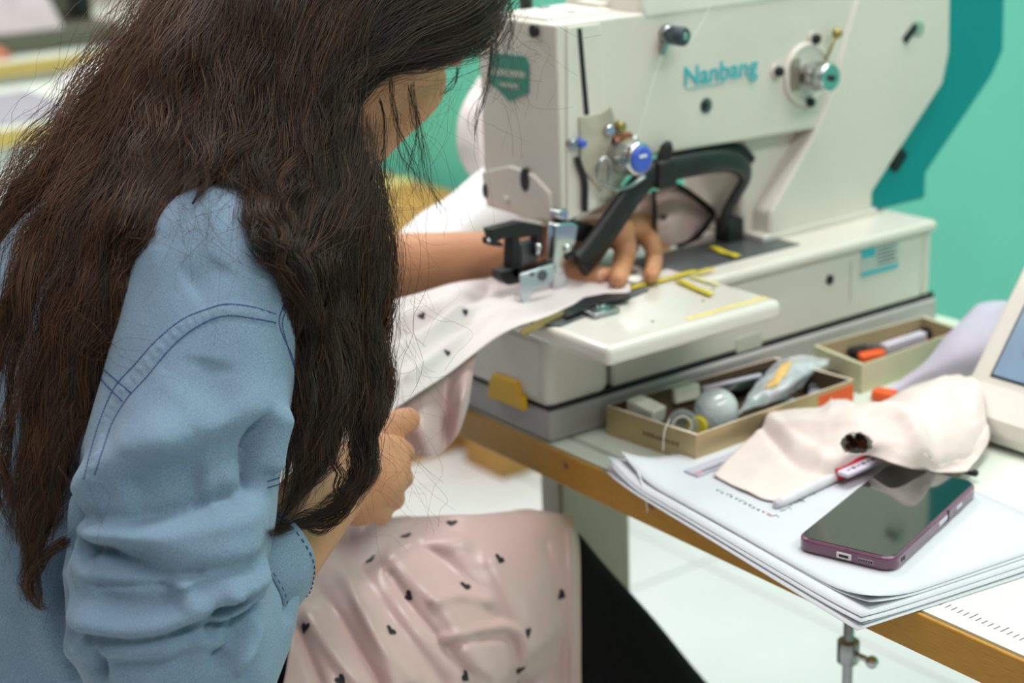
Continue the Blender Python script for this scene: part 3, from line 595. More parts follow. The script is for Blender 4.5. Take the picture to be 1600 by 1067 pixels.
# ruler, pen, red marker
def rod(name, a, b, r0, m_, label, cat, flat=1.0, n=12):
    return tag(MB().tube(spline([a, (np.array(a)+b)/2, b], 6), r0, n, flat=flat, up=(0, 0, 1)).build(name, m_), label, cat)
a, b = pz(1074, 738, 0.7562), pz(1200, 690, 0.7562); d = (b-a)/np.linalg.norm(b-a); nn = np.array([d[1], -d[0], 0])
ru = tag(MB().obox((a+b)/2+nn*0.004, d, nn, (0, 0, 1), np.linalg.norm(b-a)/2, 0.008, 0.0008).build('ruler', mat('lilac_clear_ruler', (206, 204, 222), 0.2, alpha=0.85, var=0.03), bevel=0.0003, seg=1), 'pale lilac plastic ruler end poking out from under the pink cloth', 'ruler')
rk = MB(); rr2 = MB()
for k in range(14):
    p = a+d*(0.003+0.0035*k)+nn*0.0085; (rr2 if k < 2 else rk).obox(p+np.array([0, 0, 0.0009]), d, nn, (0, 0, 1), 0.0008, 0.0022 if k % 4 else 0.003, 0.0001)
rk.build('ruler_marks', inkb, ru, kind='stuff'); rr2.build('ruler_end_mark', mat('red_ink2', (214, 90, 110), 0.6), ru)
a, b = pz(1214, 787, 0.7585), pz(1318, 738, 0.7595)
pn = thing('pen', (a+b)/2, 'clear-barrelled white pen lying beside the printed text', 'pen')
MB().tube(spline([a, b], 8), [0.0036, 0.0042, 0.0043, 0.0043, 0.0043, 0.0043, 0.0043, 0.0043], 12).build('barrel', mat('frosted_barrel', (228, 226, 230), 0.2, alpha=0.9), pn)
MB().tube(spline([a-(b-a)*0.03, a], 3), [0.0025, 0.0035, 0.0037], 12).build('end_plug', M['lilac'], pn)
a, b = pz(1306, 742, 0.762), pz(1352, 716, 0.764)
MB_ = MB().tube(spline([a, b], 6), [0.0050, 0.006, 0.0062, 0.0062, 0.0062, 0.0058], 14)
tag(MB_.build('red_marker', M['red']), 'red plastic marker half under the pale pink cloth', 'marker')
a, b = pz(1316, 742, 0.766), pz(1432, 690, 0.767); d = (b-a)/np.linalg.norm(b-a); nn = np.array([d[1], -d[0], 0])
sk2 = tag(MB().obox((a+b)/2, d, nn, (0, 0, 1), np.linalg.norm(b-a)/2, 0.0055, 0.0018).build('label_stick', M['lilac'], bevel=0.001), 'flat pale lilac stick with dark print lying on the red marker', 'stick')
rk = MB()
for k in range(9):
    p = a+d*(0.008+0.006*k)+np.array([0, 0, 0.0019]); rk.obox(p, d, nn, (0, 0, 1), 0.0018, 0.0006+0.001*(k % 2), 0.0001)
rk.build('stick_print', inkb, sk2, kind='stuff')
# the pale cloth scrap with its worn hole
cl = [[pz(*t) for t in r] for r in (
    ((1115, 742, 0.7575), (1165, 768, 0.7570), (1217, 781, 0.7575), (1300, 740, 0.7640), (1352, 712, 0.7740), (1400, 726, 0.7760), (1455, 738, 0.7640), (1512, 735, 0.7590)),
    ((1142, 712, 0.7590), (1188, 728, 0.7600), (1245, 740, 0.7640), (1305, 712, 0.7760), (1365, 690, 0.7860), (1425, 690, 0.7900), (1490, 706, 0.7740), (1545, 692, 0.7620)),
    ((1172, 684, 0.7640), (1215, 690, 0.7660), (1270, 690, 0.7740), (1322, 668, 0.7880), (1380, 655, 0.7960), (1440, 650, 0.8000), (1510, 664, 0.7840), (1540, 655, 0.7740)),
    ((1190, 662, 0.7720), (1232, 655, 0.7790), (1285, 652, 0.7840), (1335, 644, 0.7920), (1395, 628, 0.7980), (1455, 610, 0.8020), (1515, 622, 0.7920), (1536, 622, 0.7860)),
    ((1200, 652, 0.7690), (1228, 641, 0.7720), (1300, 636, 0.7740), (1350, 632, 0.7780), (1405, 612, 0.7840), (1488, 583, 0.7940), (1512, 594, 0.7920), (1530, 588, 0.7960)))]
CL = patch_pts(cl, 64, 96); CL[..., 2] += wob(CL, 0.00045, 120, 9)+wob(CL, 0.0002, 420, 10)
_q = (CL-CAM)@CM.T; _uv = np.stack([800+F_PX*_q[..., 0]/_q[..., 2], 533.5+F_PX*_q[..., 1]/_q[..., 2]], -1)
for pts, amp, hw in (([(1192, 662), (1222, 700), (1250, 726), (1300, 735)], -0.0050, 9), ([(1200, 650), (1240, 690), (1285, 715)], 0.0040, 12), ([(1300, 636), (1390, 640), (1430, 670), (1446, 728)], 0.0065, 12), ([(1340, 632), (1410, 625), (1450, 655), (1470, 715)], -0.0055, 9),
                     ([(1445, 716), (1510, 712), (1530, 680), (1560, 640)], -0.0025, 4), ([(1490, 590), (1500, 620), (1520, 650)], -0.004, 10), ([(1515, 594), (1535, 640), (1550, 690)], 0.003, 10), ([(1240, 660), (1300, 655), (1340, 660)], 0.002, 12)):
    T = spline(pts, 40); CL[..., 2] += amp*np.exp(-(np.min(np.linalg.norm(_uv[:, :, None]-T[None, None], axis=3), axis=2)/hw)**2)
CL[..., 2] = np.maximum(CL[..., 2], 0.7572)
hc = np.array([px(1347, 692, 0)*0+pz(1347, 692, 0.780)])[0]
cc = 0.5*(CL[:-1, :-1]+CL[1:, 1:]); qx = np.array([(CM@(c-CAM)) for c in cc.reshape(-1, 3)]); uu = 800+F_PX*qx[:, 0]/qx[:, 2]; vv = 533.5+F_PX*qx[:, 1]/qx[:, 2]
hd = (cc-hc)@np.array([ex, ey, [0, 0, 1]]).T
hole = (((uu-1338)/25)**2+((vv-693)/17)**2 < 1).reshape(cc.shape[:2])
pc = sheet(CL, 0.0006, holes=hole).build('cloth_scrap', M['pinkcloth']); tag(pc, 'crumpled pale pink cloth scrap with a hole, lying on papers behind the phone', 'cloth')
ht = spline([CL[2, 60]+[0, 0, .0004], CL[12, 70], CL[20, 84], CL[30, 92]], 40)
p = pz(1338, 697, 0.766)
cb = MB()
for k in range(26):
    a_ = 0.55*k; cb.ball(p+np.array([0.009*math.cos(a_)*(0.4+0.6*((k*7) % 5)/5), 0.009*math.sin(a_)*(0.4+0.6*((k*3) % 5)/5), 0.0015+0.0022*(k % 4)]), 0.0028, 8, 6, mi=k % 2)
tag(cb.build('thread_tangle', [M['copper'], mat('dark_brown_thread', (70, 46, 36), 0.6)], kind='stuff'), 'tangle of copper brown thread seen through the hole in the pink cloth', 'thread')
pu = [[pz(*t) for t in r] for r in (
    ((1372, 618, 0.7525), (1420, 612, 0.7530), (1470, 606, 0.7540), (1540, 604, 0.756)),
    ((1402, 596, 0.7600), (1440, 580, 0.7720), (1480, 572, 0.7800), (1545, 575, 0.780)),
    ((1438, 574, 0.7640), (1465, 545, 0.7860), (1500, 530, 0.8000), (1560, 535, 0.802)),
    ((1462, 560, 0.7700), (1490, 515, 0.7900), (1520, 490, 0.8080), (1575, 490, 0.815)),
    ((1478, 545, 0.7800), (1508, 500, 0.7840), (1533, 473, 0.8060), (1580, 470, 0.815)))]
PU = patch_pts(pu, 40, 40); PU[..., 2] += wob(PU, 0.0008, 110, 12)
tag(sheet(PU, 0.001).build('lavender_cloth', M['purplecloth']), 'lavender cloth draped between the cream tray and control panel', 'cloth')

# ------------------------------------------------------------------ phone
A_, B_, D_ = np.array([0.2915, -0.0015, 0]), np.array([0.3595, 0.0205, 0]), np.array([0.2445, 0.1505, 0])
ux = (B_-A_)/np.linalg.norm(B_-A_); uy = np.array([-ux[1], ux[0], 0]); PW, PL = np.linalg.norm(B_-A_)+0.003, 0.1610
PO = A_-ux*0.0015-uy*0.001; PZ0 = 0.7558
def rrect(w0, w1, l0, l1, r, n=7):
    out = []
    for cx, cy, a0 in ((w1-r, l0+r, -90), (w1-r, l1-r, 0), (w0+r, l1-r, 90), (w0+r, l0+r, 180)):
        out += [(cx+r*math.cos(math.radians(a0+90*k/(n-1))), cy+r*math.sin(math.radians(a0+90*k/(n-1)))) for k in range(n)]
    return out
def slab(poly, z0, z1, name, m_, parent, bevel=0, **k):
    mb = MB().prism(poly, 2, z0, z1); mb.v = [tuple(PO+ux*x+uy*y+np.array([0, 0, z])) for x, y, z in mb.v]
    return mb.build(name, m_, parent, bevel=bevel, seg=3, **k)
ph = thing('smartphone', tuple(PO+ux*PW/2+uy*PL/2+np.array([0, 0, PZ0])), 'black-screened smartphone in a purple case lying on the paper stack', 'phone')
M['purple'] = mat('purple_clear_case', (106, 62, 88), 0.18, var=0.12, vscale=60, coat=0.6)
ring = rrect(0, PW, 0, PL, 0.0105); inner = rrect(0.0022, PW-0.0022, 0.0022, PL-0.0022, 0.0085)
cs = slab(ring, PZ0, PZ0+0.0098, 'case', M['purple'], ph, bevel=0.0018, label='glossy translucent purple case')
slab(rrect(0.0014, PW-0.0014, 0.0014, PL-0.0014, 0.0092), PZ0+0.0090, PZ0+0.0101, 'frame', mat('rose_metal_rim', (150, 112, 122), 0.25, metal=0.7), ph, bevel=0.0003)
slab(inner, PZ0+0.0095, PZ0+0.0106, 'screen', mat('dark_glass', (20, 25, 24), 0.09, var=0.3, vscale=25, spec=1.0, coat=1.0), ph, bevel=0.0002, label='dark reflective glass screen')
def side_box(x0, x1, y0, y1, z0, z1, name, m_, bevel=0):
    mb = MB().box(x0, x1, y0, y1, PZ0+z0, PZ0+z1); mb.v = [tuple(PO+ux*x+uy*y+np.array([0, 0, z])) for x, y, z in mb.v]; return mb.build(name, m_, ph, bevel=bevel)
side_box(0.0318, 0.0432, -0.0007, 0.002, 0.0018, 0.0066, 'port_rim', mat('pale_rim', (214, 208, 206), 0.4), 0.0007)
side_box(0.0338, 0.0414, -0.0010, 0.002, 0.0030, 0.0054, 'charging_port', M['black'], 0.0006)
side_box(0.0475, 0.0600, -0.0005, 0.002, 0.0026, 0.0060, 'speaker_slot', mat('mauve_slot', (150, 122, 140), 0.4), 0.0007)
for k in range(6): side_box(0.0486+0.0019*k, 0.0496+0.0019*k, -0.0008, 0.002, 0.0036, 0.0050, 'speaker_hole', M['black'])
side_box(PW-0.001, PW+0.0006, 0.082, 0.098, 0.0032, 0.0066, 'side_button', M['lilac'], 0.0006)
side_box(PW-0.001, PW+0.0006, 0.116, 0.127, 0.0032, 0.0062, 'side_button', M['lilac'], 0.0006)
side_box(PW-0.001, PW+0.0004, 0.099, 0.1015, 0.0010, 0.0095, 'case_notch', M['black'])
for k in (0, 1): side_box(PW-0.001, PW+0.0003, 0.014+0.004*k, 0.016+0.004*k, 0.0030, 0.0060, 'side_mark', M['black'])

# ------------------------------------------------------------------ control panel at the right
PX0, PX1 = 0.2055, 0.44
pp = [(0.330, 0.7502), (0.272, 0.7520), (0.264, 0.7600), (0.268, 0.7760), (0.290, 0.7960), (0.400, 0.9420), (0.425, 0.945), (0.446, 0.930), (0.450, 0.7502)]
cp = thing('control_panel', (0.32, 0.36, 0.75), 'cream control panel with a tilted blue-grey screen at the right end', 'control panel')
hs_ = MB().prism(pp, 0, PX0, PX1).build('housing', M['cream'], cp, bevel=0.006, seg=4)
nrm = np.array([0, -0.146, 0.110]); nrm /= np.linalg.norm(nrm); al = np.array([0, 0.110, 0.146]); al /= np.linalg.norm(al)
def panel(x0, x1, t0, t1, d0, d1, name, m_, parent, **k):
    o0 = np.array([0, 0.290, 0.796]); mb = MB().box(x0, x1, t0, t1, d0, d1); mb.v = [tuple(np.array([x, 0, 0])+o0+al*t+nrm*d) for x, t, d in mb.v]; return mb.build(name, m_, parent, **k)
scm = mat('lcd_blue_grey', (112, 134, 156), 0.2, var=0.12, vscale=14, spec=0.6)
sb_ = scm.node_tree.nodes['Principled BSDF']; sb_.inputs['Emission Color'].default_value = (0.13, 0.22, 0.33, 1); sb_.inputs['Emission Strength'].default_value = 0.35
panel(PX0+0.020, PX1-0.02, 0.006, 0.172, -0.003, 0.0008, 'screen_bezel', M['seam'], cp)
scr = panel(PX0+0.022, PX1-0.022, 0.008, 0.170, -0.001, 0.0014, 'screen', scm, cp, label='blue-grey lit screen')
for k, (x, t, c_) in enumerate(((0.245, 0.062, (150, 150, 110)), (0.262, 0.062, (156, 150, 104)), (0.248, 0.10, (160, 140, 150)), (0.265, 0.095, (120, 140, 160)), (0.246, 0.03, (130, 120, 150)), (0.266, 0.028, (140, 120, 150)))):
    panel(x, x+0.009, t, t+0.012, 0.001, 0.0018, 'screen_icon', mat('icon_tint', c_, 0.3), scr)
# small thing behind the phone
p = pz(1514, 743, 0.7545); tag(MB().tube([p+[-.004, 0, .002], p+[.004, .002, .002]], 0.0022, 8).ball(p+[.004, .002, .003], 0.003, 10, 8).build('hair_clip', M['black']), 'tiny black clip on the table behind the phone', 'clip')
# loose thread ends
for k, (pts, lab) in enumerate(((((985, 712, .763), (1000, 745, .7585), (1008, 772, .745), (1012, 800, .730)), 'white thread end hanging over the wooden table edge'), (((1046, 655, .78), (1038, 675, .772), (1036, 705, .756)), 'white thread hanging over the near wall of the gold tray'))):
    P = []
    for (u, v, z) in pts: P.append(pz(u, v, z) if z > 0.75 else py(u, v, -0.006))
    tag(MB().tube(spline(P, 20), 0.0006, 6).build('loose_thread', M['white']), lab, 'thread')
# ================================================================== the workshop behind
def bench(x0, x1, y0, y1, label, cat='table'):
    t = thing('work_table', ((x0+x1)/2, (y0+y1)/2, 0), label, cat)
    MB().box(x0, x1, y0, y1, 0.72, 0.75).build('tabletop', M['laminate'], t, bevel=0.002)
    MB().box(x1, x1+0.004, y0, y1, 0.718, 0.7495).build('edge_band', M['wood_pale'], t, bevel=0.001)
    MB().box(x1-0.06, x1-0.045, y0+0.05, y1-0.05, 0.28, 0.718).build('modesty_panel', M['white'], t, bevel=0.002)
    for X in (x0+0.04, x1-0.12):
        for Y in (y0+0.03, y1-0.08): MB().box(X, X+0.05, Y, Y+0.05, 0, 0.72).build('leg', M['leg'], t, bevel=0.004)
    return t
bench(-2.35, -1.86, -0.55, 0.62, 'white-fronted work table with a yellow edge, nearest behind the woman')
bench(-3.60, -2.70, 0.05, 1.22, 'white-fronted work table carrying the dark sewing machine')
M['olive'] = mat('dark_olive_enamel', (92, 92, 78), 0.4, var=0.05)
M['jet'] = mat('jet_black_enamel', (22, 22, 22), 0.4)
s2 = thing('sewing_machine', (-3.0, 0.7, 0.75), 'dark olive and black sewing machine on the far table, blurred', 'sewing machine')
MB().box(-3.30, -2.80, 0.36, 0.86, 0.7502, 0.80).build('bed', M['olive'], s2, bevel=0.01)
MB().prism([(0.40, 1.02), (0.40, 1.20), (0.85, 1.20), (0.85, 0.80), (0.76, 0.80), (0.74, 1.02)], 0, -3.12, -2.98).build('arm', M['olive'], s2, bevel=0.015)
MB().box(-2.978, -2.95, 0.80, 0.85, 0.80, 1.2).build('column_trim', M['jet'], s2, bevel=0.006)
MB().box(-2.978, -2.95, 0.40, 0.80, 0.985, 1.02).build('arm_trim', M['jet'], s2, bevel=0.006)
def heap(name, c, sx, sy, h, m_, label, seed, cat='cloth', wf=9):
    U, V = np.meshgrid(np.linspace(-1, 1, 26), np.linspace(-1, 1, 26), indexing='ij'); R_ = np.clip(np.maximum(np.abs(U), np.abs(V)), 0, 1)
    P = np.stack([c[0]+U*sx, c[1]+V*sy, c[2]+h*(1-R_**3)+0*U], -1); P[..., 2] += wob(P, h*0.13, wf, seed)*(1-R_**4); P[..., 2] = np.maximum(P[..., 2], c[2]+0.002)
    top = P; b_ = P.copy(); b_[..., 2] = c[2]+0.0005
    mb = MB(); n = 26; vs = np.vstack([top.reshape(-1, 3), b_.reshape(-1, 3)]); o = n*n; I = lambda i, j: i*n+j; fs = []
    for i in range(n-1):
        for j in range(n-1): fs += [(I(i, j), I(i+1, j), I(i+1, j+1), I(i, j+1)), (o+I(i, j), o+I(i, j+1), o+I(i+1, j+1), o+I(i+1, j))]
    for i in range(n-1):
        fs += [(I(i+1, 0), I(i, 0), o+I(i, 0), o+I(i+1, 0)), (I(i, n-1), I(i+1, n-1), o+I(i+1, n-1), o+I(i, n-1)), (I(0, i), I(0, i+1), o+I(0, i+1), o+I(0, i)), (I(n-1, i+1), I(n-1, i), o+I(n-1, i), o+I(n-1, i+1))]
    return tag(mb.add(vs, fs, 0, True).build(name, m_), label, cat)
M['rose'] = mat('rose_cloth', (214, 196, 204), 0.8, var=0.1, vscale=12)
M['wcloth'] = mat('bright_white_cloth', (236, 236, 240), 0.85, var=0.02)
heap('cloth_heap', (-2.86, 0.55, 0.8003), 0.055, 0.16, 0.15, M['rose'], 'heap of pale rose cloth on the far dark machine', 3, wf=26)
heap('cloth_heap', (-2.775, 0.50, 0.7505), 0.02, 0.06, 0.05, mat('coral_cloth', (198, 120, 96), 0.8), 'coral red cloth scrap in front of the rose heap', 4, wf=30)
heap('cloth_heap', (-2.10, 0.545, 0.7505), 0.20, 0.07, 0.05, M['wcloth'], 'bright white folded cloth at the end of the nearer table', 5, wf=20)
heap('cloth_heap', (-2.08, 0.10, 0.7505), 0.18, 0.30, 0.02, mat('grey_lilac_cloth', (150, 146, 156), 0.85), 'flat grey lilac cloth spread on the nearer table', 6, wf=14)
# tan carton and board on the floor by the teal wall
def carton(x0, x1, y0, y1, z1, label):
    t = thing('carton', ((x0+x1)/2, (y0+y1)/2, 0), label, 'box')
    MB().box(x0, x1, y0, y1, 0.001, z1).build('carton_body', M['wood2'], t, bevel=0.003)
    MB().box((x0+x1)/2-0.025, (x0+x1)/2+0.025, y0-0.001, y1+0.001, z1-0.0005, z1+0.001).build('packing_tape', M['ytape2'], t)
    return t
q = py(655, 284, 1.22)
carton(-2.60, -1.62, 0.86, 1.22, q[2], 'long tan carton lying by the teal wall behind the sewing machine')
q = py(706, 228, 1.25); 
q = (py(706, 300, 0.96)[0], 0, q[2]); q2 = py(764, 240, 0.96); carton(q[0], q2[0], 0.96, 1.25, q[2], 'taller tan carton standing by the teal wall')
# ================================================================== the woman at the machine
from mathutils.bvhtree import BVHTree
def remesh(mb, voxel, iters=6, lam=0.5):
    """union of closed shapes -> one smooth skin (verts, quads)"""
    me = bpy.data.meshes.new('r'); me.from_pydata(mb.v, [], mb.f); o = bpy.data.objects.new('r', me); COL.objects.link(o)
    md = o.modifiers.new('r', 'REMESH'); md.mode = 'VOXEL'; md.voxel_size = voxel; md.adaptivity = 0
    dg = bpy.context.evaluated_depsgraph_get(); dg.update(); me2 = bpy.data.meshes.new_from_object(o.evaluated_get(dg)); bpy.data.objects.remove(o)
    n = len(me2.vertices); co = np.empty(n*3); me2.vertices.foreach_get('co', co); co = co.reshape(-1, 3)
    e = np.empty(len(me2.edges)*2, int); me2.edges.foreach_get('vertices', e); e = e.reshape(-1, 2)
    return smooth(co, e, iters, lam), me2, e
def smooth(co, e, iters, lam=0.5, wgt=None):
    n = len(co); deg = np.bincount(e.ravel(), minlength=n)[:, None].clip(1)
    for _ in range(iters):
        s_ = np.zeros_like(co)
        for k in range(3): s_[:, k] = np.bincount(e[:, 0], co[e[:, 1], k], n)+np.bincount(e[:, 1], co[e[:, 0], k], n)
        d = lam*(s_/deg-co); co = co+(d if wgt is None else d*wgt[:, None])
    return co
def vnormals(me, co):
    me.vertices.foreach_set('co', co.ravel()); me.update(); nn_ = np.empty(len(co)*3); me.vertex_normals.foreach_get('vector', nn_); return nn_.reshape(-1, 3)
def finish(me, co, name, m_, parent, **k):
    me.vertices.foreach_set('co', co.ravel()); me.materials.clear(); me.materials.append(m_)
    me.polygons.foreach_set('use_smooth', [True]*len(me.polygons)); me.name = name; me.update()
    return link(name, me, parent, **k)
def limb(mb, pts, rads, n=18, sub=14, flat=1.0, up=None):
    k = max(sub*(len(pts)-1), 8); P = spline(pts, k); r = np.interp(np.linspace(0, len(rads)-1, k), range(len(rads)), rads)
    mb.tube(P, r, n, flat=flat, up=up); mb.ball(P[0], r[0]*0.98, 16, 12); mb.ball(P[-1], r[-1]*0.98, 16, 12); return mb
def bvh_of(me, co): return BVHTree.FromPolygons([Vector(c) for c in co], [tuple(p.vertices) for p in me.polygons])
def cast(bv, u, v, maxd=9):
    d = ray(u, v); d = d/np.linalg.norm(d); h_ = bv.ray_cast(Vector(CAM), Vector(d), maxd); return None if h_[0] is None else (np.array(h_[0]), np.array(h_[1]))

woman = thing('person', (-0.05, -0.40, 0), 'seated woman with long wavy dark hair and light blue denim shirt, bent over sewing', 'person')
M['skin'] = mat('skin', (198, 142, 106), 0.5, var=0.07, vscale=40, bump=0.12, bscale=500, sss=0.12, spec=0.4)
M['nail'] = mat('fingernail', (208, 156, 130), 0.25, var=0.04)
# denim: fine twill weave with worn, slightly blotchy colour
def denim():
    m = mat('light_blue_denim', (114, 138, 160), 0.82, var=0.10, vscale=9, sheen=0.15, spec=0.2)
    nt = m.node_tree; b = nt.nodes['Principled BSDF']; tc = nt.nodes['Texture Coordinate']
    old = b.inputs['Base Color'].links[0].from_socket
    n = nt.nodes.new('ShaderNodeTexNoise'); n.inputs['Scale'].default_value = 1900; n.inputs['Detail'].default_value = 2
    mp = nt.nodes.new('ShaderNodeMapping'); mp.inputs['Scale'].default_value = (1, 1, 0.45); mp.inputs['Rotation'].default_value = (0.5, 0.4, 0.3)
    nt.links.new(tc.outputs['Object'], mp.inputs['Vector']); nt.links.new(mp.outputs['Vector'], n.inputs['Vector'])
    rp = nt.nodes.new('ShaderNodeValToRGB'); e = rp.color_ramp.elements; e[0].position = 0.35; e[1].position = 0.66
    e[0].color = (*lin((80, 106, 136)), 1); e[1].color = (*lin((158, 181, 203)), 1)
    nt.links.new(n.outputs['Fac'], rp.inputs['Fac'])
    mx = nt.nodes.new('ShaderNodeMix'); mx.data_type = 'RGBA'; mx.inputs[0].default_value = 0.35
    nt.links.new(old, mx.inputs[6]); nt.links.new(rp.outputs['Color'], mx.inputs[7]); nt.links.new(mx.outputs[2], b.inputs['Base Color'])
    bp = nt.nodes.new('ShaderNodeBump'); bp.inputs['Strength'].default_value = 0.35; bp.inputs['Distance'].default_value = 0.0006
    nt.links.new(n.outputs['Fac'], bp.inputs['Height']); nt.links.new(bp.outputs['Normal'], b.inputs['Normal'])
    return m
M['denim'] = denim()
M['stitch'] = mat('navy_stitching', (58, 78, 128), 0.8)
M['trouser'] = mat('black_trouser_cloth', (17, 17, 18), 0.9, var=0.15, vscale=200, spec=0.2)
# ---- joints
NECK = np.array([-0.055, -0.315, 1.035]); HC = pd(596, -14, 1.25)
SHR, SHL = pd(338, 425, 1.075), np.array([-0.225, -0.31, 0.915])
EL = pd(282, 1030, 1.060); WR = pd(522, 755, 1.190); HR = pd(590, 722, 1.225)
ELL = np.array([-0.33, -0.12, 0.845]); WL = py(800, 400, 0.052)
fn = np.array([-0.50, 0.46, -0.73]); fn /= np.linalg.norm(fn); fc_ = np.array([-0.12, 0.79, 0.60]); fc_ -= fn*(fn@fc_); fc_ /= np.linalg.norm(fc_); fs = np.cross(fn, fc_)
HR3 = np.stack([fs, fn, fc_], 1)                       # head axes: side, face, crown
def hp(s_, f, c): return HC+fs*s_+fn*f+fc_*c
# ---- body: one continuous skin
bd = MB()
bd.ball(hp(0, -0.012, 0.028), (0.073, 0.093, 0.090), 32, 22, R=HR3)
bd.ball(hp(0, 0.028, -0.035), (0.062, 0.066, 0.078), 28, 20, R=HR3)
bd.ball(hp(0, 0.055, -0.088), (0.034, 0.034, 0.030), 20, 14, R=HR3)
for s_ in (-1, 1):
    bd.ball(hp(0.040*s_, 0.052, -0.035), (0.026, 0.030, 0.034), 18, 12, R=HR3)       # cheeks
    bd.ball(hp(0.072*s_, -0.008, -0.012), (0.008, 0.018, 0.030), 14, 10, R=HR3)      # ears
    bd.ball(hp(0.030*s_, 0.070, 0.018), (0.022, 0.016, 0.010), 14, 10, R=HR3)        # brows
limb(bd, [hp(0, 0.085, 0.010), hp(0, 0.103, -0.022), hp(0, 0.092, -0.034)], [0.008, 0.0115, 0.011])
bd.ball(hp(0, 0.086, -0.062), (0.022, 0.010, 0.006), 14, 10, R=HR3); bd.ball(hp(0, 0.083, -0.072), (0.018, 0.010, 0.006), 14, 10, R=HR3)
limb(bd, [NECK+[0, -0.02, -0.05], NECK, hp(0, -0.035, -0.06)], [0.062, 0.056, 0.054])
TORSO = [(0.50, -0.06, -0.45, 0.165, 0.120), (0.62, -0.06, -0.435, 0.150, 0.112), (0.75, -0.06, -0.405, 0.150, 0.112), (0.87, -0.06, -0.375, 0.160, 0.116), (0.95, -0.05, -0.352, 0.140, 0.105), (1.01, -0.035, -0.335, 0.085, 0.080), (1.045, -0.04, -0.32, 0.055, 0.06)]
def torso(mb, grow, n=40, k=50):
    T = spline(TORSO, k); vs = []
    for z, cx, cy, a, b in T:
        for j in range(n):
            t = 2*math.pi*j/n; c, s_ = math.cos(t), math.sin(t); ex_ = 0.85
            vs.append((cx+(a+grow)*math.copysign(abs(c)**ex_, c), cy+(b+grow)*math.copysign(abs(s_)**ex_, s_), z))
    fs_ = [(i*n+j, i*n+(j+1) % n, (i+1)*n+(j+1) % n, (i+1)*n+j) for i in range(k-1) for j in range(n)]
    b0 = len(mb.v); mb.add(vs, fs_, 0, True); mb.f += [tuple(b0+j for j in range(n))[::-1], tuple(b0+(k-1)*n+j for j in range(n))]; mb.mi += [0]*2; mb.sm += [False]*2
torso(bd, -0.016)
limb(bd, [SHR, EL, EL+(WR-EL)*0.45, WR], [0.038, 0.034, 0.036, 0.026]); limb(bd, [SHL, ELL, ELL+(WL-ELL)*0.45, WL], [0.045, 0.037, 0.038, 0.023])
limb(bd, [(-0.15, -0.45, 0.56), (-0.17, -0.14, 0.58)], [0.07, 0.05]); limb(bd, [(0.03, -0.45, 0.56), (-0.015, -0.06, 0.60)], [0.07, 0.05])
# right hand: a loose fist seen from its back, holding the cloth
def finger(pts, r): limb(bd, pts, r, n=12, sub=7)
bd.ball(pd(572, 738, 1.215), (0.026, 0.036, 0.030), 22, 16)
limb(bd, [WR, pd(552, 752, 1.205), pd(580, 740, 1.215)], [0.025, 0.027, 0.028]); bd.ball(pd(562, 782, 1.21), (0.019, 0.019, 0.019))
for (a, b, c, d_, r) in (((604, 700, 1.222), (629, 708, 1.248), (620, 712, 1.285), (594, 714, 1.290), 0.0090), ((603, 734, 1.216), (627, 746, 1.244), (616, 748, 1.282), (592, 746, 1.286), 0.0090),
                         ((598, 766, 1.212), (615, 779, 1.238), (606, 780, 1.272), (586, 776, 1.278), 0.0085), ((584, 792, 1.208), (596, 804, 1.228), (588, 804, 1.254), (572, 798, 1.258), 0.0078)):
    finger([pd(572, 745, 1.212), pd(*a), pd(*b), pd(*c), pd(*d_)], [r*1.1, r*1.12, r*1.06, r*0.98, r*0.85])
finger([pd(556, 735, 1.232), pd(590, 688, 1.250), pd(618, 664, 1.262), pd(637, 656, 1.268)], [0.013, 0.012, 0.0118, 0.0102])
# left hand: flat-palmed over the bed, fingertips pressing the cloth by the needle
KI, KM = px(970, 362, -0.080), px(986, 354, -0.104)
for a, r in ((KI, 0.014), (KM, 0.0135), (KM+[-0.021, -0.006, -0.006], 0.0125), (KM+[-0.038, -0.018, -0.010], 0.011)):
    limb(bd, [WL, (WL*0.45+a*0.55)+[0, 0, 0.004], a], [0.020, 0.017, r])
finger([KI, px(977, 388, -0.066), px(972, 416, -0.060), pz(966, 436, 0.874)], [0.0118, 0.0108, 0.0098, 0.0084])
finger([KM, px(1016, 377, -0.084), px(1022, 406, -0.066), pz(1018, 431, 0.8725)], [0.0108, 0.0096, 0.0085, 0.0072])
finger([KM+[-0.021, -0.006, -0.006], KM+[-0.012, 0.026, -0.004], KM+[-0.006, 0.040, -0.022], KM+[-0.004, 0.043, -0.034]], [0.0115, 0.0108, 0.0095, 0.008])
finger([KM+[-0.038, -0.018, -0.010], KM+[-0.034, 0.010, -0.010], KM+[-0.030, 0.022, -0.022], KM+[-0.028, 0.026, -0.030]], [0.010, 0.0095, 0.0085, 0.007])
finger([WL+[0.006, 0.012, -0.004], px(866, 415, -0.092), px(903, 430, -0.070), px(944, 437, -0.050)], [0.016, 0.0150, 0.0135, 0.0118])
limb(bd, [pd(622, 146, 1.262), pd(588, 174, 1.262), pd(552, 212, 1.262), pd(500, 250, 1.25)], [0.0295, 0.030, 0.030, 0.034])
co, me, e = remesh(bd, 0.0022, 4)
body = finish(me, co, 'body', M['skin'], woman, label='bare forearms, hands, neck and face')
BODY_BV = bvh_of(me, co)
for s_ in (-1, 1):
    eb = MB().ball(hp(0.030*s_, 0.071, 0.000), 0.0115, 16, 12, R=HR3).build('eye', M['white'], woman)
    MB().ball(hp(0.030*s_, 0.0795, -0.002), 0.0045, 12, 8, R=HR3).build('iris', mat('brown_iris', (60, 40, 28), 0.2), eb)
MB().tube(spline([hp(-0.022, 0.091, -0.067), hp(0, 0.096, -0.066), hp(0.022, 0.091, -0.067)], 12), 0.004, 8).build('lips', mat('lips', (170, 96, 90), 0.4), woman)
